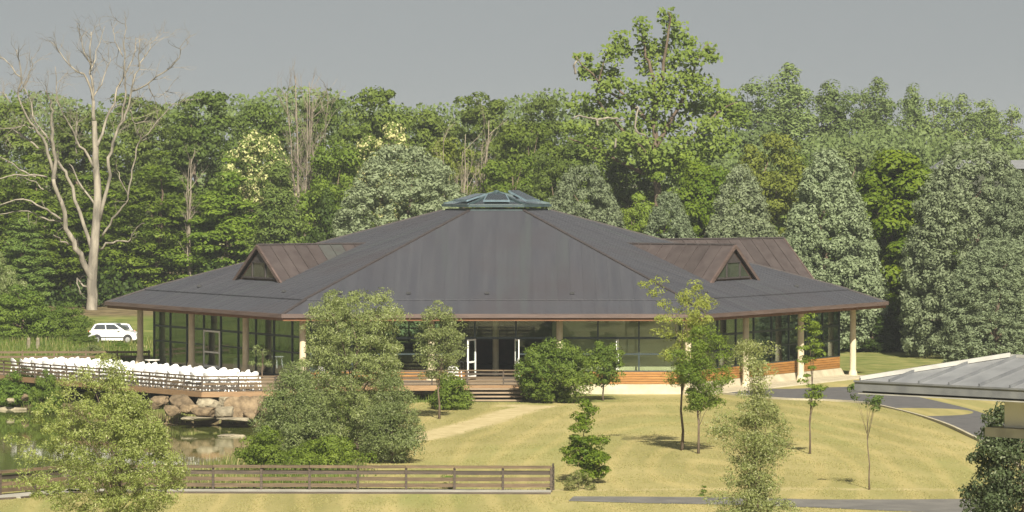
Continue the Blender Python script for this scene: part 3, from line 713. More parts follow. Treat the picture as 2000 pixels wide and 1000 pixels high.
for k, (px, py, w, h, pale, lab) in enumerate(rocks):
    Y = 231.6 - (py - 790) * .055 if px > 200 else 246
    if py > 825: Y = F * (HC - WATER_Z) / (py - YH)
    if py in (853,): Y = 223
    c_ = P(px, py, Y); s = Y / F
    me = rock_mesh(k + 3, w * s * 1.02, max(w, h) * s * .8, h * s * 1.02); o = obj('boulder', me, M['palerock' if pale else 'rock'], loc=c_); o.rotation_euler = (0, 0, k * 1.3)
    o.rotation_euler = (0, 0, rnd.uniform(-.4, .4)); tag(o, lab, 'rock', 'rocks along the pond bank')
fil = MB()
fil.add([(-20.5, 233.4, -2.4), (-13.0, 232.2, -2.4), (-13.2, 236.5, -.2), (-20.5, 238.5, -.2)], [(0, 1, 2, 3)])
b = MB(); q0, q1 = P(-30, 808, 247), P(52, 799, 246.5); b.tube([q0, (q0 + q1) / 2 + Vector((0, 0, .10)), q1], [.22, .18, .07], 8); o = b.build('driftwood_log', M['palerock'], None, loc=(q1.x, q1.y, q1.z - .1)); tag(o, 'bleached log lying on the pond edge at left picture border', 'log')

# ------------------------------------------------------------------ foliage generators
FINE_N, FINE_L = 3.3, .53
def rsph(r, n):
    v = r.normal(size=(n, 3)); return v / np.linalg.norm(v, axis=1)[:, None]
def leafcards(r, pts, nrm, L, Wd, droop=0.0):
    n = len(pts); a = rsph(r, n); a[:, 2] -= droop; a -= nrm * (a * nrm).sum(1)[:, None]; a /= np.linalg.norm(a, axis=1)[:, None] + 1e-9
    bb = np.cross(nrm, a); l = (L * r.uniform(.45, 1.5, n))[:, None]; w = (Wd * r.uniform(.7, 1.25, n))[:, None]
    v = np.stack([pts - a * l * .5, pts + bb * w * .5 + a * l * .05, pts + a * l * .5 + nrm * l * -.06, pts - bb * w * .5 + a * l * .05], 1).reshape(-1, 3)
    f = np.arange(4 * n).reshape(-1, 4); return v, f
def crown_points(r, R, H, env, nclump, z0, shell=.42, lump=.28, nl=9):
    dirs = rsph(r, nl); amp = r.uniform(-lump, lump, nl)
    out = []
    while len(out) < nclump:
        zn = r.uniform(0, 1); e = env(zn)
        if r.uniform() > (e ** 1.3 + .015): continue
        th = r.uniform(0, 2 * np.pi); d = np.array([np.cos(th), np.sin(th), (zn - .5) * 1.6]); d /= np.linalg.norm(d)
        k = 1 + (amp * np.exp(-((1 - dirs @ d) / .18))).sum() * 1.6
        rr = r.uniform() ** shell * e * R * k
        out.append((np.cos(th) * rr, np.sin(th) * rr, z0 + zn * H * (1 + .12 * (k - 1)), rr / (e * R + 1e-6)))
    return np.array(out)
def crown(name, seed, R, H, z0, env, nclump, nper, rc, L, Wd, m, up=.18, flat=.65, lump=.28, droop=0.0, shell=.42, rnd_n=.55, keep_low=.45):
    r = np.random.RandomState(seed); cp = crown_points(r, R, H, env, nclump, z0, shell, lump)
    V = []; Fq = []; o = 0
    for c_ in cp:
        n = int(nper * FINE_N * r.uniform(.6, 1.4)); k = rc * r.uniform(.6, 1.35)
        d = rsph(r, n); d = d[(d[:, 2] > -.2) | (r.uniform(size=n) < keep_low)]
        p = c_[:3] + d * k * (r.uniform(.35, 1.0, len(d)) ** .5)[:, None] * np.array([1, 1, flat])
        nn = d + np.array([0, 0, up]) + rsph(r, len(d)) * rnd_n; nn /= np.linalg.norm(nn, axis=1)[:, None]
        v, f = leafcards(r, p, nn, L * FINE_L, Wd * FINE_L, droop); V.append(v); Fq.append(f + o); o += len(v)
    me = npmesh(name, np.concatenate(V), np.concatenate(Fq)); me.materials.append(m); return me, cp
def trunk_mesh(name, seed, H, r0, cp, m, nl=8, top=.85, lean=.03, bend=.3):
    r = np.random.RandomState(seed); b = MB(); n = 7
    pts = [Vector((r.normal() * lean * H * (k / n), r.normal() * lean * H * (k / n), H * top * k / n)) for k in range(n + 1)]
    b.tube(pts, [r0 * (1.25 if k == 0 else 1) * (1 - .88 * k / n) for k in range(n + 1)], 8)
    if cp is not None and len(cp):
        for c_ in cp[r.choice(len(cp), min(nl, len(cp)), replace=False)]:
            e = Vector(c_[:3]); zz = min(max(e.z * .55, pts[1].z), pts[-1].z * .9); k = zz / (H * top) * n; i = min(int(k), n - 1)
            s = pts[i].lerp(pts[i + 1], k - i); mid = s.lerp(e, .5) + Vector((0, 0, bend * .1 * H))
            ra = r0 * .38 * (1 - .6 * zz / H); b.tube([s, mid, e], [ra, ra * .6, ra * .15], 5)
    me = b.mesh(name); me.materials.append(m); me.polygons.foreach_set('use_smooth', [True] * len(me.polygons)); return me
E_ROUND = lambda z: max(.08, math.sqrt(max(0, 1 - (2 * z - .95) ** 2)) * .95 + .03)
E_LOW = lambda z: max(.08, (1 - z ** 2.6) * .9 + .06 * (z < .5)) if z > .12 else .55 + 3 * z
E_CONE = lambda z: max(.07, (1 - z) ** .72) if z > .12 else .55 + 3.2 * z
E_EGG = lambda z: max(.07, math.sin(math.pi * min(1, (z * .80 + .14))) ** .8) if z < .98 else .1
E_COL = lambda z: max(.12, math.sqrt(max(0, 1 - (2 * z - 1) ** 4)) * (1 - .35 * z))
LM = dict(
    beech=leafmat('leaf_beech', (.064, .110, .011), (.185, .240, .027)),
    oak=leafmat('leaf_oak', (.072, .112, .018), (.160, .210, .038)),
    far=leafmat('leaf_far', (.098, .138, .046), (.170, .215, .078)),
    bright=leafmat('leaf_bright', (.090, .140, .015), (.195, .250, .035)),
    plane=leafmat('leaf_plane', (.115, .165, .026), (.230, .285, .055)),
    yellow=leafmat('leaf_yellowgreen', (.115, .152, .020), (.230, .268, .048)),
    dark=leafmat('leaf_dark', (.028, .054, .010), (.080, .122, .016)),
    maple=leafmat('leaf_maple', (.064, .122, .007), (.180, .245, .019)),
    feather=leafmat('leaf_feather', (.085, .140, .028), (.185, .245, .056)),
    silver=leafmat('leaf_silver', (.175, .215, .118), (.235, .280, .158), (.28, .32, .20), .93),
    blossom=leafmat('leaf_blossom', (.085, .125, .022), (.165, .215, .046), (.50, .48, .23), .55),
    willow=leafmat('leaf_willow', (.140, .180, .055), (.260, .300, .110), (.34, .37, .20), .88),
    sap=leafmat('leaf_sapling', (.145, .185, .042), (.270, .310, .092), (.35, .37, .18), .90),
    pale=leafmat('leaf_pale', (.175, .205, .060), (.300, .325, .120), (.38, .39, .21), .86),
    shrub=leafmat('leaf_shrub', (.066, .120, .016), (.175, .235, .034)),
    gold=leafmat('leaf_gold', (.225, .255, .040), (.37, .385, .090)),
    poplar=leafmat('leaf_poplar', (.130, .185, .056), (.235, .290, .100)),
    meadow=leafmat('leaf_meadow', (.075, .120, .018), (.185, .225, .046), (.34, .30, .13), .88),
    straw=leafmat('leaf_straw', (.255, .240, .088), (.345, .310, .130), (.215, .225, .072), .86, cl=.12),
    osier=leafmat('leaf_osier', (.050, .078, .030), (.135, .170, .080), (.22, .25, .15), .88),
    reed=leafmat('leaf_reed', (.10, .135, .026), (.26, .26, .09), (.38, .33, .16), .82),
)
PROTO = {}
def proto(key, seed, R, H, z0, env, nclump, nper, rc, L, Wd, lm, bark='bark', r0=.3, **kw):
    me, cp = crown(key + '_crown', seed, R, H - z0, z0, env, nclump, nper, rc, L, Wd, LM[lm], **kw)
    PROTO[key] = (me, trunk_mesh(key + '_trunk', seed, H, r0, cp, M[bark]), R, H)
def plant(key, name, label, cat, px, top, Y, wpx, group=None, zb=None, rz=None, sy=None):
    cme, tme, R, H = PROTO[key]; x = (px - 1000) * Y / F
    if key.startswith('silver'): wpx *= 1.13
    if zb is None: zb = gzf(x, Y) - .05
    h = HC - (top - YH) * Y / F - zb; w = wpx * Y / F
    s = w / (2 * R)
    o = thing(name, label, cat, (x, Y, zb), rnd.uniform(0, 6.28) if rz is None else rz, group, (s, s if sy is None else sy, h / H * .97))
    obj('trunk', tme, None, o); obj('crown', cme, None, o); return o
# prototypes (metres)
for k in range(3): proto('wood%d' % k, 11 + k, 4.2, 18, 2.0, E_EGG, 210, 44, .95, .62, .42, 'oak', lump=.45)
for k in range(2): proto('beech%d' % k, 21 + k, 4.4, 14, 1.0, E_LOW, 230, 44, 1.05, .58, .36, 'beech', flat=.32, up=.9, lump=.4, rnd_n=.4)
E_OVOID = lambda z: max(.05, 1.06 * (1 - z) ** .58) if z > .22 else .70 + 1.0 * z
for k in range(3): proto('silver%d' % k, 31 + k, 4.2, 13, .5, E_OVOID if k == 1 else (lambda z: max(.1, math.sqrt(max(0, 1 - (1.15 * z - .22) ** 2)) * .99 - .42 * max(0, z - .72))), 1150, 26, .42, .40, .23, 'silver', lump=.07, rnd_n=.55, up=.15, flat=1.0, shell=.13)
proto('maple', 41, 4.0, 14, .6, E_EGG, 320, 60, .9, .55, .45, 'maple', flat=.75, up=.25, lump=.3, rnd_n=.45)
for k in range(2): proto('feather%d' % k, 45 + k, 2.8, 12, 1.0, E_CONE, 210, 46, .75, .60, .24, 'feather', lump=.25, flat=.5, up=.6)
for k in range(2): proto('blossom%d' % k, 51 + k, 3.4, 15, 3.0, E_EGG, 150, 44, .85, .50, .36, 'blossom', lump=.35)
for k in range(2): proto('yellow%d' % k, 55 + k, 3.8, 15, 1.5, E_EGG, 190, 44, .95, .55, .38, 'yellow', lump=.42)
for k in range(2): proto('bright%d' % k, 57 + k, 3.8, 15, 1.5, E_EGG, 190, 44, .95, .55, .38, 'bright', lump=.42)
for k in range(3): proto('poplar%d' % k, 61 + k, 2.6, 24, 4.5, E_COL, 250, 30, .80, .52, .38, 'poplar', lump=.25, shell=.5, flat=1.0, up=.2)
proto('dark', 71, 4.5, 10, .0, E_LOW, 200, 44, 1.0, .55, .40, 'dark', lump=.4)
proto('low', 75, 3.0, 4, .0, E_LOW, 150, 60, .60, .34, .20, 'shrub', lump=.35)
proto('lowwillow', 76, 3.0, 4, .0, E_LOW, 170, 60, .55, .34, .15, 'willow', lump=.35)

# ------------------------------------------------------------------ wood behind the pavilion
WD = 'trees of the wood behind the pavilion'
bgtrees = [
 # key, name, label, px, top, Y, width
 ('wood0', 'deciduous_tree', 'dark green wood tree at left picture edge behind bare limbs', 20, 192, 385, 190),
 ('wood1', 'deciduous_tree', 'green wood tree directly behind the dead tree trunk', 140, 188, 390, 190),
 ('wood2', 'deciduous_tree', 'rounded wood tree just right of the dead tree crown', 285, 186, 384, 190),
 ('wood0', 'deciduous_tree', 'broad flat-topped wood tree left of the cream blossom', 385, 174, 378, 210),
 ('wood1', 'deciduous_tree', 'wood tree whose top stands left of the bare twiggy tree', 530, 168, 388, 170),
 ('wood2', 'deciduous_tree', 'wood tree behind the bare twiggy tree', 625, 188, 392, 150),
 ('wood0', 'deciduous_tree', 'round-topped wood tree, highest left of the skylight', 722, 166, 376, 170),
 ('wood1', 'deciduous_tree', 'wood tree on skyline right of the round-topped one', 835, 184, 390, 180),
 ('wood2', 'deciduous_tree', 'wood tree on the skyline straight above the skylight', 945, 183, 394, 180),
 ('wood0', 'deciduous_tree', 'last dark wood tree on skyline before the tall plane', 1048, 186, 398, 150),
 ('bright0', 'deciduous_tree', 'light green tree below the skyline left of the tall plane', 1035, 212, 372, 180),
 ('wood1', 'deciduous_tree', 'green tree in shade at the foot of the tall plane', 1130, 235, 368, 170),
 ('blossom0', 'blossom_tree', 'cream flowering tree left of the bare twiggy tree', 500, 232, 368, 150),
 ('blossom1', 'blossom_tree', 'cream flowering tree above the broad grey willow', 745, 240, 362, 150),
 ('beech0', 'beech_tree', 'layered bright beech just right of the dead trunk', 310, 290, 350, 230),
 ('beech1', 'beech_tree', 'layered beech above the left dormer', 445, 300, 348, 230),
 ('beech1', 'beech_tree', 'shaded beech behind the lower dead trunk', 190, 300, 356, 220),
 ('beech0', 'beech_tree', 'shaded beech behind drooping dead limbs at left', 60, 300, 352, 210),
 ('feather0', 'cypress_tree', 'feathery light green cypress-like tree above the left roof slope', 545, 285, 342, 150),
 ('bright1', 'deciduous_tree', 'yellow-green tree between feathery tree and grey willow', 650, 270, 350, 150),
 ('dark', 'evergreen_tree', 'very dark tree in the gap left of the grey willow', 640, 370, 338, 130),
 ('feather1', 'cypress_tree', 'feathery pale green tree at left edge above the bushes', 45, 415, 335, 130),
 ('yellow0', 'deciduous_tree', 'olive tree behind the bare trunks right of grey willow', 880, 268, 362, 150),
 ('bright0', 'deciduous_tree', 'light green tree above the right end of skylight', 1000, 285, 352, 170),
 ('wood2', 'deciduous_tree', 'green tree between skylight and the second grey willow', 1085, 300, 345, 130),
 ('wood0', 'deciduous_tree', 'tree filling the gap below the tall plane trunk', 1225, 270, 352, 180),
 ('bright1', 'deciduous_tree', 'bright green tree right below the tall plane', 1340, 262, 345, 190),
 ('bright0', 'deciduous_tree', 'small bright tree between second and third grey willow', 1232, 385, 325, 90),
 ('maple', 'maple_tree', 'deep green tree behind the third and fourth grey willows', 1385, 310, 330, 170),
 ('yellow1', 'deciduous_tree', 'yellowish tree with pale blossom right of the tall plane', 1490, 246, 345, 190),
 ('wood1', 'deciduous_tree', 'pale wood tree left of the tall willow pyramid', 1570, 270, 360, 150),
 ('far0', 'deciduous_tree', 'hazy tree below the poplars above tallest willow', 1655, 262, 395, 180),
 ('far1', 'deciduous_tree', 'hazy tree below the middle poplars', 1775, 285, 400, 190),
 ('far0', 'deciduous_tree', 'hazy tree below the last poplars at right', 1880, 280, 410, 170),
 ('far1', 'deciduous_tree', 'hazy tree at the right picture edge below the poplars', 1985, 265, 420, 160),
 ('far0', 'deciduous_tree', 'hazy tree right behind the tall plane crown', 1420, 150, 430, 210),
]
for k in range(2): proto('far%d' % k, 81 + k, 4.2, 17, 1.0, E_EGG, 200, 44, 1.0, .62, .45, 'far', lump=.45)
for a in bgtrees: plant(a[0], a[1], a[2], 'tree', a[3], a[4], a[5], a[6], WD)
ORD = ['first', 'second', 'third', 'fourth', 'fifth', 'sixth', 'seventh', 'eighth', 'ninth', 'tenth', 'eleventh']
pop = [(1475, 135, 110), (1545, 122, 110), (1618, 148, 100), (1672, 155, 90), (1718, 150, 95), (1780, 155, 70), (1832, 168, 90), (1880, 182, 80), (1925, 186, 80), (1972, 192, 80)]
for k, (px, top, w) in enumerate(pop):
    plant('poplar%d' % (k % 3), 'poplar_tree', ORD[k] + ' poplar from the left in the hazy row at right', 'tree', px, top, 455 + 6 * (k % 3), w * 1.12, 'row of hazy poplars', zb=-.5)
SW = 'grey-green willows behind the pavilion'
plant('silver0', 'willow_tree', 'broad grey-green willow rising behind the roof left of the skylight', 'tree', 790, 280, 312, 255, SW)
plant('silver2', 'willow_tree', 'rounded grey-green willow just right of the skylight', 'tree', 1140, 320, 315, 160, SW)
plant('silver1', 'willow_tree', 'smallest grey-green willow, low above the right roof slope', 'tree', 1303, 368, 311, 165, SW)
plant('silver1', 'willow_tree', 'pointed grey-green willow behind the right dormer', 'tree', 1448, 314, 313, 180, SW)
plant('silver1', 'willow_tree', 'tall egg-shaped grey-green willow beyond the right end of roof', 'tree', 1612, 282, 301, 235, SW)
plant('silver2', 'willow_tree', 'largest grey-green willow above the zinc roof at right', 'tree', 1905, 272, 292, 250, SW)
plant('silver0', 'willow_tree', 'grey-green willow cut by the right picture edge', 'tree', 2010, 330, 284, 190, SW)
plant('silver2', 'willow_tree', 'lower grey-green willow in front, right above the zinc roof', 'tree', 1950, 462, 270, 190, SW)
plant('maple', 'maple_tree', 'deep green leafy tree between tall willow and right willows', 'tree', 1745, 286, 309, 255)
for k, (px, top, Y, w, lab) in enumerate([(1705, 600, 300, 90, 'low dark shrub at the wood edge beside the pavilion corner'), (1775, 610, 302, 110, 'low dark shrub under the deep green tree'), (1845, 600, 300, 110, 'low dark shrub left of the largest right willow')]):
    plant('dark', 'woodland_shrub', lab, 'shrub', px, top, Y, w)
# the tree mass farther back, not countable
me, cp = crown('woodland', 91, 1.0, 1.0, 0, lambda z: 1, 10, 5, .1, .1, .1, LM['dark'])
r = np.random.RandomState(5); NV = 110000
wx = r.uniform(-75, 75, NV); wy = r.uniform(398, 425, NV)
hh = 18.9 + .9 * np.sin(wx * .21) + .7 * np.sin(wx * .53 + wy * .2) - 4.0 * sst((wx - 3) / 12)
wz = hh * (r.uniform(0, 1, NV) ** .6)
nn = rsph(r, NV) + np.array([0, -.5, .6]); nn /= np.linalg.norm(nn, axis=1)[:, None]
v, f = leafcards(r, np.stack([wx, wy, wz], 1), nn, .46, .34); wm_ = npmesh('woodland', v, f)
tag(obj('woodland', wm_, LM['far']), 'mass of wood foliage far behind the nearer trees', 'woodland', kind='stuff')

NV = 26000; wx = r.uniform(-52, -4, NV); wy = r.uniform(340, 360, NV); wz = (2.6 + 1.2 * np.sin(wx * .7) + .8 * np.sin(wx * 1.9 + wy)) * r.uniform(0, 1, NV) ** .7
nn = rsph(r, NV) + np.array([0, -.4, .6]); nn /= np.linalg.norm(nn, axis=1)[:, None]
v, f = leafcards(r, np.stack([wx, wy, wz], 1), nn, .42, .30)
tag(obj('undergrowth', npmesh('undergrowth', v, f), LM['dark']), 'dark undergrowth along the foot of the wood', 'undergrowth', kind='stuff')

# tall plane tree, open crown with pale twisting boughs
def px_limb(b, pts, Y, z_off, r0, r1, base_x=0, n=7, rg=None, wob=1.6):
    out = []; rr = np.random.RandomState(int(abs(pts[0][0] * 7 + pts[-1][1] * 3)) % 10000)
    pts = smooth_line(pts, 3)
    for k, (x, y) in enumerate(pts):
        t = k / max(1, len(pts) - 1); w_ = wob if 0 < k < len(pts) - 1 else 0; out.append(P(x + rr.normal() * w_, y + rr.normal() * w_, Y + z_off * t + rr.normal() * .06 * w_))
    b.tube(out, [r0 + (r1 - r0) * (k / max(1, len(pts) - 1)) for k in range(len(pts))], n); return out
r = np.random.RandomState(17); YP = 345.0
base = P(1285, 620, YP); base.z = .0
pt = thing('plane_tree', 'tall open-crowned plane tree towering over the wood with pale twisting boughs', 'tree', base)
b = MB(); bp_ = MB()
limbs = [([(1285, 640), (1284, 420), (1280, 300), (1278, 215), (1275, 150), (1262, 110), (1252, 60)], 0, .38, .06), ([(1279, 240), (1292, 160), (1300, 100), (1310, 40), (1304, 25)], -2, .2, .04),
         ([(1280, 300), (1250, 250), (1225, 190), (1190, 170), (1150, 130)], 2, .2, .04), ([(1280, 320), (1230, 270), (1180, 215), (1165, 180), (1190, 90)], -2, .18, .04),
         ([(1281, 290), (1320, 220), (1345, 160), (1365, 110), (1385, 85)], 1, .2, .04), ([(1282, 330), (1340, 280), (1400, 220), (1440, 200)], -1, .2, .04), ([(1282, 250), (1230, 200), (1170, 165), (1125, 110)], -1, .2, .04),
         ([(1283, 350), (1220, 320), (1160, 290), (1110, 270)], 1.5, .24, .05)]
tips = []
for pts, zo, r0, r1 in limbs: tips.append(px_limb(b, pts, YP, zo, r0, r1))
for pts in ([(1170, 245), (1162, 233), (1150, 230), (1135, 228), (1118, 232)], [(1165, 236), (1180, 229), (1205, 230), (1220, 232)], [(1241, 258), (1240, 240), (1246, 212), (1241, 210)], [(1243, 255), (1262, 266)], [(1124, 145), (1122, 128), (1126, 118)], [(1200, 290), (1203, 270)]):
    bp_ = MB(); px_limb(bp_, pts, YP - 3.5, 0, .11, .06, n=5); o = bp_.build('pale_bough', M['palebark'], pt, smooth=True); o.location = -base
o = b.build('trunk', M['bark'], pt, smooth=True); o.location = -base
V = []; Fq = []; oo = 0
blobs = [(1305, 35, 22, 22), (1320, 70, 26, 30), (1255, 55, 20, 24), (1290, 100, 30, 26), (1262, 95, 24, 26), (1265, 130, 26, 18), (1210, 85, 22, 26), (1192, 108, 26, 22), (1150, 112, 12, 10), (1128, 110, 10, 8), (1225, 100, 12, 14), (1160, 140, 22, 18), (1195, 145, 24, 20), (1215, 165, 30, 14),
         (1180, 170, 26, 16), (1140, 140, 14, 20), (1345, 85, 18, 16), (1355, 110, 26, 20), (1385, 100, 20, 18), (1395, 115, 16, 10), (1330, 110, 22, 20), (1310, 130, 16, 12), (1300, 160, 36, 22), (1260, 175, 30, 16), (1340, 150, 34, 26), (1370, 170, 36, 28), (1240, 195, 40, 18), (1300, 195, 44, 26), (1180, 200, 34, 16), (1145, 190, 30, 10), (1350, 210, 46, 28), (1410, 200, 38, 28),
         (1260, 235, 44, 24), (1200, 225, 40, 16), (1150, 215, 34, 14), (1310, 250, 46, 24), (1390, 245, 46, 26), (1440, 225, 30, 26), (1230, 275, 50, 20), (1160, 255, 44, 18), (1330, 290, 50, 24), (1410, 285, 40, 24), (1270, 305, 50, 24), (1180, 300, 46, 22), (1120, 205, 16, 6), (1118, 250, 26, 14)]
for cx, cyy, rx, ry in blobs:
    n = int(rx * ry * .26) + 22; q = np.clip(r.normal(size=(n, 3)) * .48, -.9, .9); c_ = P(cx, cyy, YP + r.uniform(-2.5, 2.5)); s = YP / F
    pz = np.array(c_) + q * np.array([rx * s, max(rx, ry) * s * .9, ry * s]); nn = rsph(r, n) * .6 + np.array([.1, -.5, .5]); nn /= np.linalg.norm(nn, axis=1)[:, None]
    v, f = leafcards(r, pz, nn, .36, .29); V.append(v); Fq.append(f + oo); oo += len(v)
o = obj('crown', npmesh('plane_crown', np.concatenate(V), np.concatenate(Fq)), LM['plane'], pt); o.location = -base

# ------------------------------------------------------------------ dead trees
def twigs(b, r, p, d, ln, rad, depth, n=4, up=.25, twist=.6):
    pts = [p]; q = p.copy(); dd = d.copy()
    for k in range(3):
        dd = (dd + Vector(r.normal(size=3)) * .22 * twist + Vector((0, 0, up * .25))).normalized(); q = q + dd * ln / 3; pts.append(q.copy())
    b.tube(pts, [rad, rad * .85, rad * .7, rad * .45], n, caps=False)
    if depth > 0:
        for k in range(r.randint(2, 4)):
            e = pts[r.randint(1, 4)]; nd = (dd + Vector(r.normal(size=3)) * twist).normalized()
            twigs(b, r, e, nd, ln * r.uniform(.55, .85), rad * .55, depth - 1, 3, up, twist)
YD = 335.0; r = np.random.RandomState(4)
base = P(180, 630, YD); base.z = -.05
dt = thing('dead_tree', 'tall bare dead tree with bleached forking limbs standing left of the pavilion', 'tree', base)
b = MB(); tw = MB(); s = YD / F
px_limb(b, [(180, 634), (180, 600), (180, 560), (183, 500), (188, 440), (190, 370), (187, 320), (186, 280), (184, 236)], YD, 0, .50, .20, n=10, wob=.8)
dl = [
 ([(184, 235), (183, 200), (180, 160), (176, 110), (178, 62)], .5, 5.0, 1.4), ([(181, 555), (165, 515), (150, 485), (130, 445), (120, 395), (104, 350)], -2, 8.5, 6),
 ([(106, 362), (107, 310), (102, 270), (101, 225), (99, 200), (90, 178)], -2.2, 5.8, 1.8), ([(108, 345), (95, 300), (76, 256), (50, 228), (37, 190), (40, 140), (33, 97)], -3, 4.6, 1.2),
 ([(178, 485), (155, 415), (134, 348), (118, 320), (98, 280), (72, 240), (60, 200), (40, 150)], 2.5, 5.2, 1.2), ([(195, 432), (212, 340), (217, 295), (235, 245), (250, 215), (257, 175), (270, 130), (272, 78)], -2, 5.0, 1.2),
 ([(257, 178), (285, 165), (320, 140), (350, 115), (352, 92)], -2.5, 2.4, 1.0), ([(236, 243), (243, 195), (245, 150), (242, 85), (245, 46)], -1, 2.8, 1.0), ([(187, 292), (205, 245), (220, 200), (235, 160), (260, 115), (265, 72)], 2.5, 4.0, 1.1),
 ([(187, 332), (165, 295), (145, 260), (130, 230), (112, 200), (108, 130)], -2.5, 3.6, 1.0), ([(183, 202), (170, 155), (140, 135), (117, 105), (100, 82)], -1.5, 3.2, 1.0), ([(200, 462), (215, 440), (235, 410), (250, 388), (235, 350), (228, 322)], -3, 3.2, 1.2),
 ([(250, 388), (255, 350), (268, 290), (278, 270), (310, 235), (340, 205), (370, 195)], -3, 2.4, .9), ([(194, 488), (220, 472), (250, 470), (262, 450), (282, 436)], -3, 3.0, .9),
 ([(127, 438), (105, 418), (85, 405), (45, 388), (0, 400), (-30, 412)], -3, 3.4, 1.1), ([(124, 432), (95, 428), (65, 417), (30, 413), (-20, 422)], -1, 2.6, 1.0), ([(140, 478), (120, 470), (104, 459)], -2, 3.0, 1.6),
 ([(92, 346), (50, 340), (0, 348), (-30, 350)], -3, 2.4, 1.0), ([(70, 345), (37, 330), (0, 305), (-20, 290)], 2, 2.2, 1.0), ([(74, 252), (50, 246), (30, 248), (0, 252)], -2, 2.0, .9), ([(85, 370), (60, 352), (30, 350)], 2, 1.8, .8),
 ([(150, 300), (148, 250), (150, 230)], 1, 2.0, 1), ([(186, 400), (150, 350), (135, 320)], 2, 3.0, 1.5), ([(255, 215), (262, 240), (278, 240)], 1, 1.4, .7), ([(75, 290), (40, 262), (24, 250)], 2, 2.4, 1.0), ([(170, 560), (150, 545), (157, 575)], -1, 2.6, 1.6),
 ([(177, 140), (190, 100), (205, 50)], 1, 2.0, .8), ([(178, 130), (160, 90), (150, 45)], -1, 2.0, .8), ([(182, 190), (205, 150), (215, 110)], 2, 2.0, .9), ([(240, 110), (225, 80), (222, 55)], 1, 1.6, .7), ([(270, 130), (290, 95), (305, 75)], 1, 1.8, .8), ([(290, 163), (300, 190), (330, 175)], 1, 1.5, .7),
 ([(40, 150), (10, 120), (-15, 100)], 1, 2.0, .8), ([(38, 180), (60, 140), (62, 110)], -1, 1.8, .8), ([(20, 200), (0, 180), (-20, 175)], 1, 1.6, .7)]
for pts, zo, r0, r1 in dl:
    out = px_limb(b, pts, YD, zo, r0 * s * .80, r1 * s * .62, n=7)[::3]
    high = pts[-1][1] < 260
    for k in range(1, len(out)):
        if k < len(out) / 3: continue
        for _ in range(3 if high else 1):
            d = (out[k] - out[k - 1]).normalized()
            nd = (d + Vector(r.normal(size=3)) * .65).normalized()
            p = out[k - 1].lerp(out[k], r.uniform(.2, 1.0))
            twigs(tw, r, p, nd, r.uniform(.8, 1.5) if high else .8, .028, 2 if high else 1, 3)
o = b.build('trunk', M['palebark'], dt, smooth=True); o.location = -base
o = tw.build('twigs', M['twig'], dt); o.location = -base; tag(o, kind='stuff')
def bare_tree(px, top, Y, label, seed, n=9, r0=.22, stems=3):
    r = np.random.RandomState(seed); bb = P(px, 500, Y); zt = P(px, top, Y).z; bb.z = 0
    t = thing('bare_tree', label, 'tree', bb); tw = MB()
    for q in range(stems):
        b = MB(); H = zt * (1 if q == 0 else r.uniform(.72, .95)); lx, ly = r.normal() * .05, r.normal() * .05; ra = r0 * (1 if q == 0 else .6)
        pts = [Vector((lx * H * k / 9 + r.normal() * .05 + (q * .1 - .1), ly * H * k / 9 + r.normal() * .05, H * k / 9)) for k in range(10)]
        b.tube(pts, [ra * (1 - .86 * k / 9) for k in range(10)], 7); b.build('trunk', M['greytwig'], t, smooth=True)
        for k in range(n):
            zf = r.uniform(.45, .99); i = min(8, int(zf * 9)); p = pts[i].lerp(pts[i + 1], zf * 9 - i)
            twigs(tw, r, p, Vector((r.normal() * .45, r.normal() * .45, 1.0)).normalized(), H * r.uniform(.06, .12), .035, 2, 3, .5, .4)
    tag(tw.build('twigs', M['greytwig'], t), kind='stuff')
bare_tree(590, 150, 352, 'thin bare grey tree rising among the wood left of the round-topped tree', 2, 16, .22, 4)
bare_tree(612, 160, 353, 'second thin bare tree leaning beside the bare grey one', 6, 9, .16)
bare_tree(925, 235, 354, 'bare pale trunk standing out of the wood above the skylight', 3, 8, .22)
bare_tree(905, 262, 353, 'shorter bare pale trunk left of the one above skylight', 5, 6, .18)
bare_tree(868, 272, 352, 'short bare snag right of the broad grey willow', 9, 4, .14)
bare_tree(372, 310, 346, 'dark bare trunk among layered beeches right of the dead tree', 8, 7, .2)

# ------------------------------------------------------------------ shrubs and young trees round the pond and lawn
def unique_shrub(name, label, cat, px, top, bot, wpx, Y, env, nclump, nper, rc, L, Wd, lm, seed, bark='bark', r0=.08, zb=None, ztop_bare=None, nl=8, **kw):
    x = (px - 1000) * Y / F
    if zb is None: zb = gzf(x, Y) - .03
    zt = P(px, top, Y).z; z0 = P(px, bot, Y).z - zb; H = zt - zb
    o = thing(name, label, cat, (x, Y, zb)); me, cp = crown(name + '_crown', seed, wpx * Y / F / 2, H - z0, z0, env, nclump, nper, rc, L, Wd, LM[lm], **kw)
    obj('trunk', trunk_mesh(name + '_trunk', seed, H, r0, cp, M[bark], nl=nl), None, o); obj('crown', me, None, o); return o
# left bushes by the parked car
plant('low', 'bush', 'light green rounded bush at left edge behind the deck chairs', 'shrub', 45, 556, 300, 190, sy=1.2)
plant('low', 'bush', 'light green bush right beside the white car', 'shrub', 125, 590, 299, 120)
plant('lowwillow', 'bush', 'greyish bush against the left picture edge', 'shrub', -10, 480, 312, 120)
plant('low', 'bush', 'leafy bush overlapping the rear of the white hatchback', 'shrub', 158, 642, 290, 64)
plant('low', 'bush', 'low leafy bush below the front wheel of the white hatchback', 'shrub', 238, 668, 284, 62)
plant('lowwillow', 'bush', 'small dry bush in front of the white car', 'shrub', 180, 672, 272, 70)
plant('low', 'bush', 'low green bush on the bank below left end of deck', 'shrub', 40, 715, 249, 120, zb=-2.0)
plant('low', 'bush', 'low green bush on the bank below middle of the long railing', 'shrub', 95, 722, 243, 80, zb=-2.0)
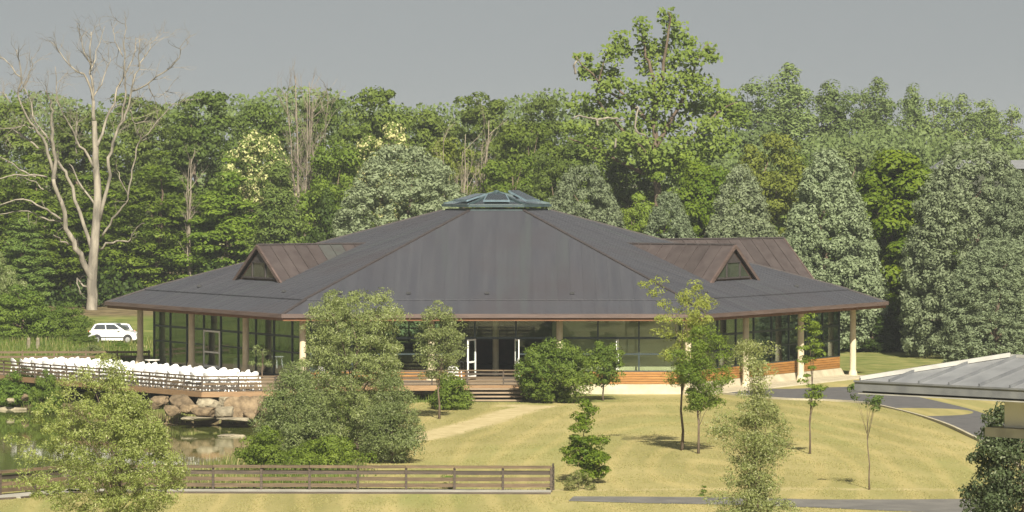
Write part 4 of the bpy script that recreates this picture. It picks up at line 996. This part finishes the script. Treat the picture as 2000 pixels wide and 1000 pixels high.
# big pond-side willow
unique_shrub('willow_shrub', 'largest leafy willow at the pond, hiding the pavilion front left', 'shrub', 695, 580, 885, 225, 193, lambda z: max(.4, 1 - .10 * abs(2 * z - .8) ** 2.2 - .30 * z ** 6), 470, 52, .44, .24, .085, 'willow', 101, rnd_n=.9, lump=.42, r0=.16, nl=16)
unique_shrub('willow_shoot', 'upright willow shoot rising at left top of the largest willow', 'shrub', 655, 565, 700, 50, 194.5, E_EGG, 46, 46, .36, .22, .085, 'willow', 122, rnd_n=.9, lump=.3, r0=.05)
unique_shrub('willow_shrub', 'low spreading willow left of the largest willow', 'shrub', 575, 715, 890, 170, 191, E_LOW, 230, 60, .50, .22, .085, 'willow', 102, rnd_n=.9, lump=.3, r0=.08)
unique_shrub('willow_shrub', 'low grey willow at right foot of the largest willow', 'shrub', 765, 730, 895, 120, 190, E_LOW, 170, 60, .48, .22, .085, 'willow', 103, rnd_n=.9, lump=.3, r0=.08)
unique_shrub('shrub', 'bright green low shrub at left foot of the willow by the railing', 'shrub', 515, 830, 905, 100, 183, E_LOW, 70, 50, .40, .22, .12, 'bright', 104, lump=.3, r0=.04)
unique_shrub('shrub', 'bright green shrub at the willow foot behind the railing', 'shrub', 640, 855, 905, 170, 184, E_LOW, 90, 50, .38, .22, .12, 'bright', 105, lump=.3, r0=.04)
unique_shrub('young_tree', 'slender sapling before the pavilion right of the largest willow', 'tree', 858, 588, 740, 110, 222, E_EGG, 90, 40, .45, .26, .10, 'willow', 106, rnd_n=.9, lump=.4, r0=.06)
unique_shrub('shrub', 'rounded green shrub left of the deck steps', 'shrub', 882, 730, 800, 85, 231, E_LOW, 80, 50, .38, .26, .14, 'bright', 107, lump=.3, r0=.04)
unique_shrub('shrub', 'dense round green bush right of the open double door', 'shrub', 1080, 667, 783, 136, 237, E_ROUND, 200, 56, .50, .28, .15, 'shrub', 108, lump=.3, r0=.07)
unique_shrub('shrub', 'smaller leafy bush just right of the dense round bush', 'shrub', 1178, 668, 752, 75, 239, E_ROUND, 60, 46, .42, .28, .14, 'shrub', 109, lump=.35, r0=.05)
unique_shrub('young_tree', 'small conical young tree at the end of the foreground railing', 'tree', 1145, 785, 930, 110, 178, E_CONE, 75, 46, .34, .20, .15, 'maple', 110, lump=.45, flat=.55, up=.6, r0=.05)
unique_shrub('young_tree', 'golden yellow drooping young tree before the right dormer', 'tree', 1332, 556, 750, 150, 198, lambda z: max(.2, .45 + .6 * z - .5 * z ** 6), 92, 34, .38, .26, .09, 'gold', 111, droop=.8, lump=.45, r0=.07, rnd_n=.9)
unique_shrub('young_tree', 'feathery green young tree beside the golden one on lawn', 'tree', 1364, 640, 800, 120, 196, E_EGG, 110, 42, .42, .24, .10, 'bright', 112, lump=.45, r0=.06, rnd_n=.9)
unique_shrub('young_tree', 'sparse sapling on lawn before the third right-hand column', 'tree', 1582, 615, 790, 85, 196, lambda z: .3 + .5 * abs(math.sin(z * 8)) * (1 - .5 * z), 34, 30, .34, .24, .13, 'bright', 113, flat=.45, up=.6, r0=.045, zb=None)
unique_shrub('young_tree', 'thin sapling with few leaves nearest the zinc roof', 'tree', 1698, 742, 800, 70, 174, E_EGG, 16, 26, .28, .20, .11, 'feather', 114, r0=.035)
# foreground saplings
unique_shrub('willow_sapling', 'leafy willow sapling in left foreground before the railing', 'tree', 226, 698, 1075, 285, 140, lambda z: max(.16, 1 - 3.0 * (z - .46) ** 2 - (.55 * (1 - z / .3) if z < .3 else 0)), 450, 42, .34, .19, .075, 'sap', 115, rnd_n=.95, lump=.35, r0=.09, nl=18)
unique_shrub('willow_sapling', 'pale thin-leaved willow sapling in right foreground', 'tree', 1475, 668, 1080, 180, 138, lambda z: max(.15, .85 - .55 * z + .15 * math.sin(z * 14)), 330, 46, .38, .18, .065, 'pale', 116, rnd_n=.95, lump=.5, r0=.07, nl=18, shell=.6)
unique_shrub('roadside_tree', 'dark leafy tree below the zinc roof at right edge', 'tree', 1990, 745, 1180, 240, 112, E_EGG, 240, 60, .42, .20, .12, 'osier', 117, rnd_n=.8, lump=.3, r0=.10)
unique_shrub('weed_clump', 'small weed growing through the foreground railing', 'plant', 878, 915, 955, 34, 174.5, E_LOW, 14, 30, .16, .13, .06, 'shrub', 118, r0=.012)
unique_shrub('weed_clump', 'dry yellowish weed clump at foot of the conical young tree', 'plant', 1130, 920, 958, 95, 174.5, E_LOW, 50, 34, .16, .14, .05, 'reed', 119, r0=.015)
unique_shrub('weed_clump', 'tiny green weed beside the footpath', 'plant', 1372, 940, 975, 22, 171, E_LOW, 10, 24, .12, .12, .06, 'bright', 120, r0=.01)
unique_shrub('potted_palm', 'spiky potted plant on the terrace beside the glass', 'plant', 512, 672, 725, 40, 247.5, E_EGG, 12, 26, .34, .45, .06, 'willow', 121, r0=.05, zb=-.04)

# rank grass and reeds on the pond bank and under the railing
r = np.random.RandomState(9); N = 150000
gx = np.concatenate([r.uniform(-45, -3, N), r.uniform(-22, 3, 3500)]); gy = np.concatenate([r.uniform(173, 300, N), r.uniform(173.4, 175.6, 3500)])
d = pond_sd(gx, gy); wl, dd_, pp_ = zone_masks(gx, gy)
deck_poly = [(p.x, p.y) for p in EDGE + inner]
keep = (d < -.25) & (r.uniform(size=len(gx)) < wl * np.where(np.sin(gx * 1.3) * np.sin(gy * .9) > -.2, 1, .3) * .9) & ~inside(gx, gy, deck_poly) & (np.hypot((gx + 1), gy - 265) > 24)
gx, gy, d = gx[keep], gy[keep], d[keep]; n = len(gx); gzv = gz(gx, gy) - .03
def blades(x, y, z, h, w):
    n = len(x); ang = r.uniform(0, 6.28, n); ln = r.uniform(.1, .4, n) * h
    p0 = np.stack([x, y, z], 1); side = np.stack([np.cos(ang), np.sin(ang), np.zeros(n)], 1) * w
    lean = np.stack([np.cos(ang + 1.3) * ln, np.sin(ang + 1.3) * ln, h], 1)
    return np.stack([p0 - side, p0 + side, p0 + lean * .6 + side * .7, p0 + lean], 1).reshape(-1, 3), np.arange(4 * n).reshape(-1, 4)
hh = r.uniform(.22, .65, n) * np.where(d > -2, 1.35, .9)
far_ = (gy > 240) | (gx > -11)
for nm, sel, lm, lab in (('bank_grass', ~far_, 'reed', 'rank grass and reeds on the pond bank'), ('meadow_grass', far_, 'meadow', 'long green grass around the pavilion and parked cars')):
    v, f = blades(gx[sel], gy[sel], gzv[sel], hh[sel], .028); tag(obj(nm, npmesh(nm, v, f), LM[lm]), lab, 'grass', kind='stuff')
tx, ty = r.uniform(-22, 27, 300000), r.uniform(155, 242, 300000)
wl, dd_, pp_ = zone_masks(tx, ty)
nlx, nly = np.array([p.x for p in nl]), np.array([p.y for p in nl])
fpx = inside(tx, ty, FP)
rd = ty > np.interp(tx, nlx, nly, left=300) - .02
kp = (wl < .5) & (pp_ < .45 + .3 * r.uniform(size=len(tx))) & ~rd & ~fpx & (pond_sd(tx, ty) < -3) & ~((tx < 2.2) & (ty > 171) & (ty < 174)) & (np.sin(np.hypot(tx - 6, (ty - 150) * .33) * 2.6 + np.sin(tx * .3) * .6) * 1.1 + r.uniform(-1.1, 1.1, len(tx)) > -.2)
tx, ty = tx[kp], ty[kp]; v, f = blades(tx, ty, gz(tx, ty) - .01, r.uniform(.02, .055, len(tx)), .03)
tag(obj('lawn_grass', npmesh('lawn_grass', v, f), LM['straw']), 'dry mown grass of the lawn', 'grass', kind='stuff')

# ------------------------------------------------------------------ foreground boardwalk railing
bw = thing('boardwalk', 'timber boardwalk with slatted railing crossing the foreground', 'boardwalk', (-9, 172.6, -.9))
def bwb(b, name, m): o = b.build(name, m, bw); o.location = Vector((9, -172.6, .9)); return o
BP = [Vector((-27.5, 165.4)), Vector((-21.2, 170.4)), Vector((-18.7, 173.6)), Vector((1.65, 173.0))]
for a, c_ in zip(BP[:-1], BP[1:]):
    ln = (c_ - a).length; dirv = (c_ - a).normalized(); nv = Vector((dirv.y, -dirv.x))
    b = MB(); b.beam((a.x + nv.x * .55, a.y + nv.y * .55, -.86), (c_.x + nv.x * .55, c_.y + nv.y * .55, -.86), 1.3, .08); bwb(b, 'walkway', M['boardwalk'])
    b = MB(); b.beam((a.x + nv.x * 1.24, a.y + nv.y * 1.24, -.93), (c_.x + nv.x * 1.24, c_.y + nv.y * 1.24, -.93), .08, .22); bwb(b, 'edge_beam', M['raildark'])
    npan = max(1, round(ln / 1.97))
    for k in range(npan + 1):
        if k == npan and c_ is not BP[-1]: continue
        p = a + dirv * (ln * k / npan); b = MB(); b.box((p.x, p.y, -.42), (.10, .10, 1.10), math.atan2(dirv.y, dirv.x)); bwb(b, 'post', M['raildark'])
    for k in range(npan):
        p, q = a + dirv * (ln * k / npan + .01), a + dirv * (ln * (k + 1) / npan - .01)
        for z, w, h, mm in ((.14, .24, .11, 'rail'), (-.10, .06, .17, 'raildark'), (-.38, .06, .16, 'rail'), (-.64, .06, .16, 'rail')):
            b = MB(); off = nv * (.07 if z < .1 else 0) * -1; sag = rnd.uniform(-.012, .012)
            b.beam((p.x + off.x, p.y + off.y, z + sag), (q.x + off.x, q.y + off.y, z + rnd.uniform(-.012, .012)), w, h); bwb(b, 'rail', M[mm])
# return of the railing at its end
for z in (.16, -.10, -.38, -.64):
    b = MB(); b.beam((1.7, 173.05, z), (1.75, 174.2, z), .05, .12); bwb(b, 'rail', M['raildark'])
b = MB(); b.box((1.75, 174.25, -.44), (.10, .10, 1.06)); bwb(b, 'post', M['raildark'])
for px, lab in ((55, 'weathered stump post left of its twin near the bushes'), (73, 'weathered stump post right of its twin near the bushes')):
    q = P(px, 680, 285); b = MB(); b.tube([(q.x, q.y, -.1), (q.x + .03, q.y, .45), (q.x + .05, q.y, .78)], [.14, .13, .11], 8); o = b.build('stump_post', M['palerock'], None, loc=(q.x, q.y, 0)); tag(o, lab, 'post')
b = MB()
for z in (.55, .25): b.beam((-36, 268, z), (-23.6, 268.6, z), .05, .14)
for k in range(7): b.box((-36 + k * 2.05, 268 + .1 * k, .3), (.1, .1, .75))
o = b.build('low_fence', M['rail'], None, loc=(-30, 268, 0)); tag(o, 'low brown timber fence behind the terrace chairs', 'fence')

# ------------------------------------------------------------------ cars
def make_car(name, label, loc, rz):
    t = thing(name, label, 'car', loc, rz, 'white hatchbacks parked by the bushes', (.92, 1, 1))
    prof = [(-1.88, .30), (-1.90, .62), (-1.84, .90), (-1.50, .98), (.62, .98), (.95, .93), (1.55, .82), (1.84, .66), (1.90, .42), (1.86, .26), (1.2, .20), (-1.2, .20)]
    b = MB(); W_ = .81; n = len(prof); tiers = [(-W_ + .10, .96), (-W_, 1.0), (W_, 1.0), (W_ - .10, .96)]; o = 0
    ring = []
    for y, k in ((-W_ + .0, 1), (W_, 1)): ring.append([(x, y, z) for x, z in prof])
    b.add(ring[0] + ring[1], [tuple(range(n))[::-1], tuple(range(n, 2 * n))] + [(i, (i + 1) % n, n + (i + 1) % n, n + i) for i in range(n)])
    body = b.build('body', M['carpaint'], t, bevel=.07)
    gh = [(-1.72, .97), (-1.42, 1.38), (-1.20, 1.43), (-.05, 1.44), (.18, 1.40), (.98, .93)]; b = MB(); n = len(gh)
    lo = []; hi = []
    for s in (-1, 1):
        for x, z in gh: b.v.append((x, s * (.76 - .22 * (z - .93)), z))
    b.f += [tuple(range(n))[::-1], tuple(range(n, 2 * n))] + [(i, (i + 1) % n, n + (i + 1) % n, n + i) for i in range(n)]
    cab = b.build('cabin', M['carpaint'], t, bevel=.04)
    for s in (-1, 1):
        for poly in ([(-1.50, 1.02), (-1.30, 1.34), (-.62, 1.36), (-.56, 1.02)], [(-.48, 1.02), (-.54, 1.36), (.12, 1.35), (.62, 1.02)]):
            b = MB(); b.prism([(x, s * (.775 - .22 * (z - .93)), z) for x, z in poly], (0, s * .012, 0)); b.build('side_window', M['carglass'], t)
        b = MB(); b.beam((-.52, s * .822, .30), (-.52, s * .822, .95), .01, .015, up=Vector((1, 0, 0))); b.build('door_gap', M['black'], t)
        b = MB(); b.beam((-1.2, s * .83, .46), (1.2, s * .83, .46), .03, .06); b.build('side_moulding', M['black'], t)
        b = MB(); b.box((.52, s * .90, 1.0), (.16, .16, .12)); b.build('mirror', M['carpaint'], t)
        b = MB(); b.box((1.74, s * .60, .70), (.26, .30, .13)); b.build('headlight', M['lamp'], t, bevel=.03)
        b = MB(); b.box((-1.85, s * .66, .80), (.12, .22, .24)); b.build('tail_light', M['redlamp'], t, bevel=.02)
        for x in (-1.22, 1.20):
            b = MB(); b.tube([(x, s * .66, .29), (x, s * .84, .29)], [.30, .29], 20); w = b.build('wheel', M['tyre'], t)
            b = MB(); b.tube([(x, s * .835, .29), (x, s * .855, .29)], [.195, .18], 16); b.build('rim', M['rim'], w)
            b = MB(); b.tube([(x, s * .60, .31), (x, s * .825, .31)], [.37, .37], 20); b.build('wheel_arch', M['black'], t)
    b = MB(); b.prism([(.22, -.62, 1.395), (.22, .62, 1.395), (.94, .70, .975), (.94, -.70, .975)], (.02, 0, .02)); b.build('windscreen', M['carglass'], t)
    b = MB(); b.prism([(-1.70, -.66, 1.02), (-1.70, .66, 1.02), (-1.46, .62, 1.35), (-1.46, -.62, 1.35)], (-.02, 0, .012)); b.build('rear_window', M['carglass'], t)
    b = MB(); b.box((1.86, 0, .38), (.10, 1.5, .16)); b.build('bumper', M['carpaint'], t, bevel=.03)
    b = MB(); b.box((-1.88, 0, .42), (.10, 1.5, .18)); b.build('bumper', M['carpaint'], t, bevel=.03)
    return t
cx = (217 - 1000) * 294 / F
make_car('parked_car', 'white small hatchback parked left of the pavilion, seen side on', (cx + .25, 294, gzf(cx, 294)), -.10)
make_car('parked_car', 'white car mostly hidden behind the hatchback, only its front showing', (cx - .35, 297.5, gzf(cx, 296) - .15), math.pi + .1)

# ------------------------------------------------------------------ zinc roofed building at the right edge
zb = thing('zinc_roof_building', 'nearby pale building corner with grey standing-seam zinc roof at right edge', 'building', (11.5, 68, -.9))
A0 = Vector((5.96, 70, 9.28)); e = Vector((.7071, -.7071, 0)); dd = Vector((.7071, .7071, 0)); sl = .22; Wd_ = 1.78; LEN = 9.0
def zbb(b, name, m, par=None):
    o = b.build(name, m, par or zb)
    if par is None: o.location = -Vector((11.5, 68, -.9))
    return o
b = MB(); und = [A0, A0 + e * LEN, A0 + e * LEN + dd * 2 * Wd_, A0 + dd * 2 * Wd_]
b.prism([p + Vector((0, 0, -.24)) for p in und], (0, 0, .20)); rf = zbb(b, 'roof', M['zincdark'])
npan = 14
for k in range(npan):
    u0, u1 = LEN * k / npan, LEN * (k + 1) / npan
    def top(u): return min(Wd_, u, LEN - u)
    q = lambda u, w: A0 + e * u + dd * w + Vector((0, 0, sl * w))
    us = sorted({u0, u1} | ({Wd_} if u0 < Wd_ < u1 else set()))
    b = MB(); poly = [q(u0, -.06), q(u1, -.06)] + [q(u, max(.0, top(u))) for u in reversed(us)]
    b.prism(poly, (0, 0, -.02)); zbb(b, 'roof_panel', M['zinc'], rf); b = MB(); b.beam(q(u0, -.06) + Vector((0, 0, .02)), q(u0, max(.03, top(u0))) + Vector((0, 0, .02)), .03, .06); zbb(b, 'seam', M['zincdark'], rf)
q = lambda u, w: A0 + e * u + dd * w + Vector((0, 0, sl * min(w, 2 * Wd_ - w)))
b = MB(); b.add([q(Wd_, Wd_), q(LEN - Wd_, Wd_), q(LEN, 2 * Wd_), q(0, 2 * Wd_)], [(0, 1, 2, 3)]); b.add([q(0, 0), q(Wd_, Wd_), q(0, 2 * Wd_)], [(0, 1, 2)]); b.add([q(LEN, 0), q(LEN - Wd_, Wd_), q(LEN, 2 * Wd_)], [(0, 1, 2)]); zbb(b, 'rear_slope', M['zinc'], rf)
b = MB(); b.beam(A0 + Vector((-.04, 0, .03)), q(Wd_, Wd_) + Vector((0, 0, .04)), .10, .07); zbb(b, 'hip_flashing', M['zinclight'], rf)
b = MB(); b.beam(q(Wd_, Wd_) + Vector((0, 0, .02)), q(LEN - Wd_, Wd_) + Vector((0, 0, .02)), .09, .05); zbb(b, 'ridge_flashing', M['zinclight'], rf)
b = MB(); b.beam(A0 - dd * .10 - e * .05 + Vector((0, 0, -.10)), A0 - dd * .10 + e * LEN + Vector((0, 0, -.10)), .10, .15); zbb(b, 'gutter', M['zincdark'], rf)
b = MB(); b.beam(A0 - dd * .16 - e * .05 + Vector((0, 0, -.015)), A0 - dd * .16 + e * LEN + Vector((0, 0, -.015)), .03, .03); zbb(b, 'gutter_lip', M['zincdark'], rf)
b = MB(); b.beam(A0 - dd * .05 + Vector((0, 0, -.22)), A0 - dd * .05 + e * LEN + Vector((0, 0, -.22)), .14, .025); zbb(b, 'drip_edge', M['zinclight'], rf)
wl0 = P(1956, 775, 69.2)
b = MB(); cc = A0 + e * (LEN / 2 + 1.25) + dd * Wd_
def rect(u0, u1, w0, w1, z0, z1, b):
    b.prism([A0 + e * u0 + dd * w0 + Vector((0, 0, z0 - A0.z)), A0 + e * u1 + dd * w0 + Vector((0, 0, z0 - A0.z)), A0 + e * u1 + dd * w1 + Vector((0, 0, z0 - A0.z)), A0 + e * u0 + dd * w1 + Vector((0, 0, z0 - A0.z))], (0, 0, z1 - z0))
rect(2.15, LEN - .8, 1.15, 2.5, 8.52, 9.06, b); zbb(b, 'wall', M['render'])
b = MB(); rect(1.85, LEN - .6, 1.0, 2.7, 8.36, 8.515, b); zbb(b, 'ledge', M['zinclight'])
b = MB(); rect(3.0, LEN - 1.0, 1.6, 2.5, -.95, 8.355, b); zbb(b, 'wall', M['render'])

# pale far roof glimpsed over the willows at right
fh = P(1940, 310, 335); fb = thing('far_house', 'far house of which only a pale roof shows above the right willows', 'building', (fh.x, fh.y, 0))
b = MB(); b.box((0, 0, 6.2), (9, 5, 12.4)); b.build('wall', M['boards'], fb)
b = MB(); b.hexa([(-5, -3, 12.4), (5, -3, 12.4), (5, 3, 12.4), (-5, 3, 12.4)], [(-4.2, -.15, 13.1), (5, -.15, 13.1), (5, .15, 13.1), (-4.2, .15, 13.1)]); b.build('roof', M['zinc'], fb)

# ------------------------------------------------------------------ summer haze
hb = MB(); hb.hexa([(-1600, -600, -4.2), (1600, -600, -4.2), (1600, 2600, -4.2), (-1600, 2600, -4.2)], [(-1600, -600, 36), (1600, -600, 36), (1600, 2600, 36), (-1600, 2600, 36)])
hm = bpy.data.materials.new('haze_air'); hm.use_nodes = True; nt = hm.node_tree; nt.nodes.clear()
ho = nt.nodes.new('ShaderNodeOutputMaterial'); pv = nt.nodes.new('ShaderNodeVolumePrincipled')
pv.inputs['Color'].default_value = (.86, .90, .94, 1); pv.inputs['Density'].default_value = .00021; pv.inputs['Anisotropy'].default_value = .2
nt.links.new(pv.outputs[0], ho.inputs['Volume'])
tag(hb.build('haze', hm), kind='stuff')
